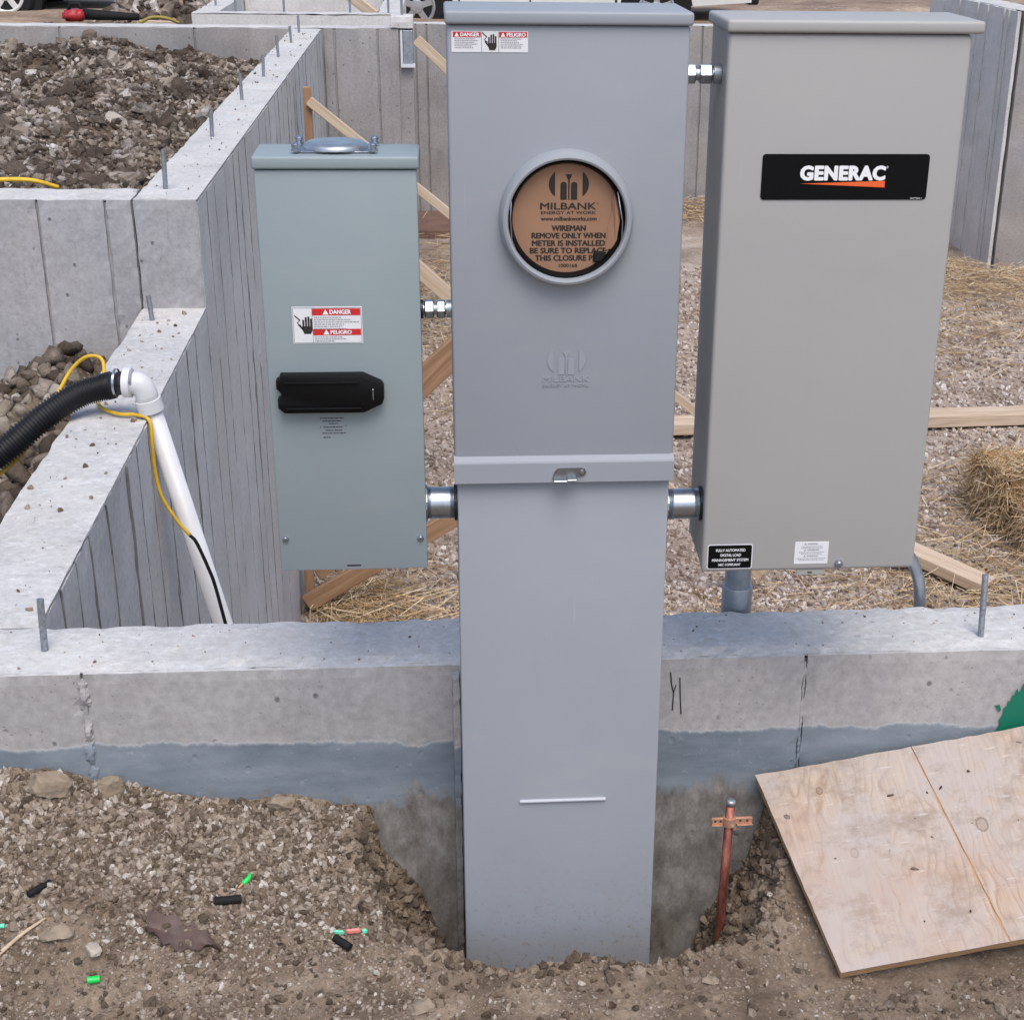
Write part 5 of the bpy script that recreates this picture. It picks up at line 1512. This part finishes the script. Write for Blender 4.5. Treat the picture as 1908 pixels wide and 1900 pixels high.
# ---- straw bales ---------------------------------------------------------------------------------------
def bale(label, c, dx, dy, dz, rot, n, seed):
    rng = np.random.default_rng(seed)
    t_ = thing('straw_bale', label, 'straw bale', c, 'straw bales on the gravel')
    core = MB().rough(-dx / 2, dx / 2, -dy / 2, dy / 2, 0, dz, res=0.03, amp=0.02, chip=0.05, seed=seed, freq=12)
    co = link('bale_core', core.mesh('bale_core'), M['straw_core'], t_)
    # straws on every face
    f = rng.integers(0, 5, n)
    P = np.stack([rng.uniform(-dx / 2, dx / 2, n), rng.uniform(-dy / 2, dy / 2, n), rng.uniform(0, dz, n)], -1)
    D = rng.normal(size=(n, 3))
    for ax, s, k in ((0, 1, 0), (0, -1, 1), (1, -1, 2), (1, 1, 3), (2, 1, 4)):
        m = f == k
        P[m, ax] = (s * (dx, dy)[ax] / 2) if ax < 2 else dz
        D[m, ax] = np.abs(D[m, ax]) * 0.35 * s
        if ax < 2: D[m, 2] = D[m, 2] * 0.8 - 0.9
    D /= np.linalg.norm(D, axis=1)[:, None]
    st = link('bale_straws', blades_mesh('bale_straws', P - D * 0.03, D, rng.uniform(0.05, 0.2, n), rng.uniform(0.003, 0.006, n), rng), M['straw'], t_)
    st['kind'] = 'stuff'
    t_.rotation_euler = (0, 0, rot)
    return t_
bale('rear straw bale, slumped, at the right edge', (3.58, 8.25, float(floor_z(8.3)) - 0.02), 0.95, 0.42, 0.34, 0.15, 5200, 101)
bale('front straw bale, lower and broken open, at the right edge', (3.62, 7.80, float(floor_z(7.8)) - 0.02), 0.85, 0.4, 0.24, -0.1, 4600, 102)

# ---- vehicles beyond -----------------------------------------------------------------------------------
def pickup(label, xc, y, z, body, facing=1, wheelbase=3.0, rimm='rim'):
    t_ = thing('pickup_truck', label, 'truck', (xc, y, z))
    R_ = 0.37; x1 = xc - wheelbase / 2; x2 = xc + wheelbase / 2
    yf, yb = y - 0.95, y + 0.95
    def X(a): return xc + facing * (a)
    # side profile with wheel arches
    def arch(cx_, n=9, r=0.47):
        return [(cx_ + math.cos(a) * r, R_ + math.sin(a) * r) for a in np.linspace(math.pi, 0, n)]
    lowz = 0.40
    prof = [(-2.75, lowz + 0.05)] + [(-wheelbase / 2 - 0.47, lowz)] + [p for p in arch(-wheelbase / 2) if p[1] > lowz] + [(-wheelbase / 2 + 0.47, lowz)]
    prof += [(wheelbase / 2 - 0.47, lowz)] + [p for p in arch(wheelbase / 2) if p[1] > lowz] + [(wheelbase / 2 + 0.47, lowz), (2.75, lowz + 0.05), (2.78, 0.75), (2.72, 1.05), (1.25, 1.15), (0.55, 1.85), (-0.85, 1.88), (-1.05, 1.25), (-2.75, 1.22), (-2.8, 0.8)]
    mb = MB().prism_xz([(X(a), z + b) for a, b in prof], yf, yb)
    part('truck_body', mb, M[body], t_)
    part('sill', MB().bevbox(xc - wheelbase / 2 + 0.55, xc + wheelbase / 2 - 0.55, yf - 0.04, yb + 0.04, z + 0.30, z + 0.395, 0.02, 1), M[body], t_)
    for a, b in ((-1.02, -0.99), (0.08, 0.10), (0.98, 1.0)):
        xa, xb = sorted((X(a), X(b)))
        part('door_seam', MB().box(xa, xb, yf - 0.004, yf + 0.01, z + 0.42, z + 1.2), M['slot_dark'], t_)
    for a, b in ((-0.8, 0.05), (0.12, 0.62)):
        xa, xb = sorted((X(a), X(b)))
        part('side_window', MB().bevbox(xa, xb, yf - 0.006, yf + 0.01, z + 1.28, z + 1.75, 0.004, 1), M['glass'], t_)
    for a in (-2.86, 2.72):
        xa, xb = sorted((X(a), X(a + 0.16)))
        part('bumper', MB().bevbox(xa, xb, yf + 0.03, yb - 0.03, z + 0.42, z + 0.68, 0.03, 2), M['black_rubber'], t_)
    for cx_ in (x1, x2):
        part('wheel_well', MB().lathe([(0.455, 0), (0.455, 0.25)], (cx_, yf + 0.02, z + R_), 'Y', 28), M['black_rubber'], t_)
        for yy, s in ((yf - 0.01, 1), (yb - 0.25, -1)):
            w_ = part('wheel', MB().lathe([(0.235, 0.0), (R_ - 0.05, -0.012), (R_ - 0.015, 0.01), (R_, 0.04), (R_, 0.22), (R_ - 0.03, 0.26), (0.2, 0.26)], (cx_, yy, z + R_), 'Y', 40), M['tyre'], t_, SM)
            if s > 0:
                part('rim', MB().lathe([(0.001, 0.035), (0.09, 0.03), (0.10, 0.012), (0.075, -0.01), (0.0751, -0.016), (0.001, -0.02)][::-1], (cx_, yy, z + R_), 'Y', 20).lathe([(0.235, -0.008), (0.215, -0.018), (0.195, 0.0), (0.195, 0.06), (0.235, 0.06)], (cx_, yy, z + R_), 'Y', 36, close=True), M[rimm], w_, SM)
                for k_ in range(5):
                    a = 2 * math.pi * k_ / 5 + 0.3
                    part('spoke', MB().beam((cx_ + math.cos(a) * 0.06, yy + 0.004, z + R_ + math.sin(a) * 0.06), (cx_ + math.cos(a) * 0.205, yy + 0.006, z + R_ + math.sin(a) * 0.205), 0.075, 0.022, (0, -1, 0)), M[rimm], w_)
    return t_
pickup('white pickup truck parked beyond the walls, only its wheels and sills in view', 1.30, 22.0, -0.11, 'white_car', -1, 3.05)
pickup('black pickup truck at the top left corner, one wheel in view', -6.95, 22.6, -0.04, 'black_car', 1, 3.05, 'white_car')

# ---- small things on the far wall ----------------------------------------------------------------------
t_ = thing('blower', 'red and black power tool lying on the far wall at top left', 'power tool', (-2.3, 11.15, 0.86))
part('housing', MB().rough(-2.44, -2.30, 11.10, 11.24, 0.853, 0.925, res=0.02, amp=0.006, chip=0.03, seed=7, freq=9), M['red_plastic'], t_, True)
part('nozzle', MB().tube([(-2.31, 11.17, 0.895), (-2.2, 11.17, 0.89), (-2.05, 11.16, 0.885), (-1.95, 11.16, 0.88)], [0.036, 0.032, 0.026, 0.022], 14), M['black_rubber'], t_, True)
part('handle', MB().tube([(-2.41, 11.18, 0.915), (-2.39, 11.18, 0.96), (-2.34, 11.18, 0.96), (-2.32, 11.18, 0.91)], 0.012, 10), M['black_rubber'], t_, True)
single('yellow_strap', MB().tube(bez([(-1.98, 11.3, 0.83), (-1.9, 11.32, 0.865), (-1.8, 11.3, 0.865), (-1.72, 11.34, 0.83)], 8), 0.011, 8), M['strap'], 'yellow strap bundle behind the far wall beside the power tool', 'strap', (-1.85, 11.3, 0.82), smooth=True)

# ---- litter and stones in the foreground -----------------------------------------------------------------
def gz(x, y): return float(ground_z(np.array([x]), np.array([y]))[0])
def litter(name, label, cat, x, y, ang, L, r, mat, lift=0.0, tilt=0.0, tip=None, hollow=False):
    z = gz(x, y) + r * 0.75 + lift
    d_ = Vector((math.cos(ang), math.sin(ang), math.sin(tilt))).normalized()
    c = Vector((x, y, z))
    t_ = thing(name, label, cat, (x, y, z - r))
    a, b = c - d_ * L / 2, c + d_ * L / 2
    if hollow:
        part('sleeve', MB().tube([a + d_ * L * 0.6, a + d_ * 0.0005, a, b, b - d_ * 0.0005, b - d_ * L * 0.3], [r * 0.7, r * 0.72, r, r, r * 0.72, r * 0.7], 12, caps=False), M[mat], t_, SM)
    else:
        part('sleeve', MB().tube([a, a + d_ * L * 0.05, b - d_ * L * 0.05, b], [r * 0.8, r, r, r * 0.8], 12), M[mat], t_, SM)
    if tip: part('wire_tip', MB().tube([a - d_ * L * 0.45, a + d_ * 0.002], r * 0.5, 8), M[tip], t_, SM)
    return t_
litter('wire_offcut', 'bright green wire offcut with bare copper tip lying on the dirt', 'wire', -0.352, 2.262, math.radians(48), 0.024, 0.0046, 'green', 0.004, 0.3, 'copper_cut')
litter('plastic_sleeve', 'short hollow green plastic sleeve at the lower left', 'sleeve', -0.586, 2.095, math.radians(8), 0.019, 0.0060, 'green', 0.003, 0, None, True)
litter('plastic_sleeve', 'black plastic sleeve below the green wire offcut', 'sleeve', -0.383, 2.222, math.radians(6), 0.046, 0.0075, 'black_rubber', 0.003, 0, None, True)
litter('plastic_sleeve', 'black plastic sleeve lying at the edge of the hole', 'sleeve', -0.1885, 2.150, math.radians(-38), 0.034, 0.0070, 'black_rubber', 0.004, -0.2, None, True)
litter('plastic_sleeve', 'dark ribbed plastic piece half buried in gravel at the left', 'sleeve', -0.692, 2.232, math.radians(50), 0.045, 0.0065, 'black_rubber', 0.002, 0)
litter('plastic_sleeve', 'small mint green cap at the left edge', 'sleeve', -0.745, 2.175, math.radians(5), 0.012, 0.004, 'mint', 0.003)
tp = thing('tape_scrap', 'scrap of mint and pink tape beside the black sleeve at the hole edge', 'tape', (-0.172, 2.168, gz(-0.172, 2.168)))
zt = gz(-0.18, 2.168) + 0.008
part('mint_end', MB().beam((-0.203, 2.172, zt), (-0.186, 2.168, zt + 0.001), 0.005, 0.0012), M['mint'], tp)
part('pink_middle', MB().beam((-0.183, 2.172, zt), (-0.158, 2.172, zt + 0.001), 0.007, 0.0012), M['pinktape'], tp)
part('mint_end', MB().beam((-0.157, 2.172, zt), (-0.147, 2.170, zt), 0.006, 0.0014), M['mint'], tp)
# dry leaf: a creased blade with a stalk
lf = thing('dry_leaf', 'curled maroon dry leaf lying on the dirt at lower left', 'leaf', (-0.45, 2.16, gz(-0.45, 2.16)))
n1, n2 = 14, 7
V, Fq = [], []
for i in range(n1):
    t = i / (n1 - 1)
    w = 0.021 * math.sin(math.pi * min(1, t * 1.08 + 0.04)) ** 0.7 + 0.002
    x = -0.512 + 0.125 * t; y = 2.185 - 0.045 * t
    for j in range(n2):
        s = (j / (n2 - 1) - 0.5) * 2
        px, py = x + s * w * 0.35, y + s * w * (0.9 + 0.25 * math.sin(i * 2.1 + j))
        pz = gz(px, py) + 0.006 + 0.010 * abs(s) * (0.5 + 0.5 * math.sin(t * 9)) + 0.012 * max(0, 0.2 - t) * 5 * (s > 0)
        V.append((px, py, pz))
nv = len(V)
for i in range(n1 - 1):
    for j in range(n2 - 1):
        Fq.append((i * n2 + j, (i + 1) * n2 + j, (i + 1) * n2 + j + 1, i * n2 + j + 1))
V2 = [(a, b, c - 0.0008) for a, b, c in V]
part('leaf_blade', MB().add(V + V2, Fq + [tuple(q + nv for q in reversed(f)) for f in Fq]), M['leaf'], lf, True)
part('leaf_stalk', MB().tube(bez([(-0.510, 2.185, gz(-.51, 2.185) + 0.008), (-0.498, 2.20, gz(-.498, 2.2) + 0.025), (-0.490, 2.225, gz(-.49, 2.225) + 0.022)], 6), 0.0012, 6), M['leaf'], lf, True)
single('twig', MB().tube(bez([(-0.745, 2.14, gz(-.745, 2.14) + .004), (-0.71, 2.165, gz(-.71, 2.165) + .007), (-0.675, 2.185, gz(-.675, 2.185) + .006)], 6), [0.004 - 0.00015 * i for i in range(13)], 8), M['lumber'], 'thin pale stick on the gravel at the left edge', 'stick', (-0.71, 2.165, 0.12), smooth=True)

def rock(label, x, y, r, seed, mat='clods', sink=0.3, sc=(1, 1, 0.8), z=None):
    rng = np.random.default_rng(seed)
    V = ICO3_V * (1 + 0.16 * fbm(ICO3_V + seed * 9.1, 1.7, 4, seed))[:, None]
    for _ in range(8):
        d_ = rng.normal(size=3); d_ /= np.linalg.norm(d_)
        s = V @ d_ - rng.uniform(0.45, 0.8)
        V = V - d_ * np.maximum(s, 0)[:, None]
    V = V * (1 + 0.07 * fbm(V + seed * 3.3, 5.0, 3, seed + 1))[:, None] * r * np.array(sc)
    z = gz(x, y) if z is None else z
    o = link('rock', quick_mesh('rock', V, ICO3_F), M[mat])
    o.location = (x, y, z + r * sc[2] * (0.75 - sink))
    return tag(o, label, 'rock')
M['pale_rock'] = plain('pale_chalky_stone', S(176, 165, 152), 0.9, var=0.12, vs=60, bump=0.5)
M['grey_rock'] = plain('grey_brown_stone', S(140, 126, 109), 0.9, var=0.2, vs=60, bump=0.6)
rock('pale angular stone standing on the gravel at lower left', -0.592, 2.135, 0.0165, 1, 'pale_rock', 0.1)
rock('rounded tan stone half sunk in the dirt at the bottom, left of the pedestal', -0.052, 2.012, 0.021, 2, 'grey_rock', 0.45, (1.2, 0.9, 0.7))
rock('large tan clod against the wall at far left', -0.69, 2.375, 0.032, 3, 'grey_rock', 0.35, (1.15, 0.9, 1.0))
rock('grey pointed clod against the coated wall below the joint', -0.598, 2.385, 0.024, 4, 'grey_rock', 0.3, (1.2, 0.7, 1))
rock('tan clod at the wall foot, middle of the left side', -0.30, 2.378, 0.024, 5, 'grey_rock', 0.5, (1.3, 0.9, 0.8))
rock('tan crumbly lump in front of the twig at lower left', -0.655, 2.165, 0.022, 6, 'grey_rock', 0.45, (1.3, 1, 0.7))
rock('small pale stone in front of the pedestal', 0.205, 2.058, 0.0075, 8, 'pale_rock', 0.1)
rock('flat tan stone left of the plywood corner', 0.42, 2.052, 0.010, 9, 'grey_rock', 0.3, (1.4, 1, 0.6))
rock('small dark lump below the plywood front edge', 0.705, 1.985, 0.010, 10, 'clods', 0.2)

# drop helper properties
for o in list(bpy.data.objects):
    if 'org' in o: del o['org']
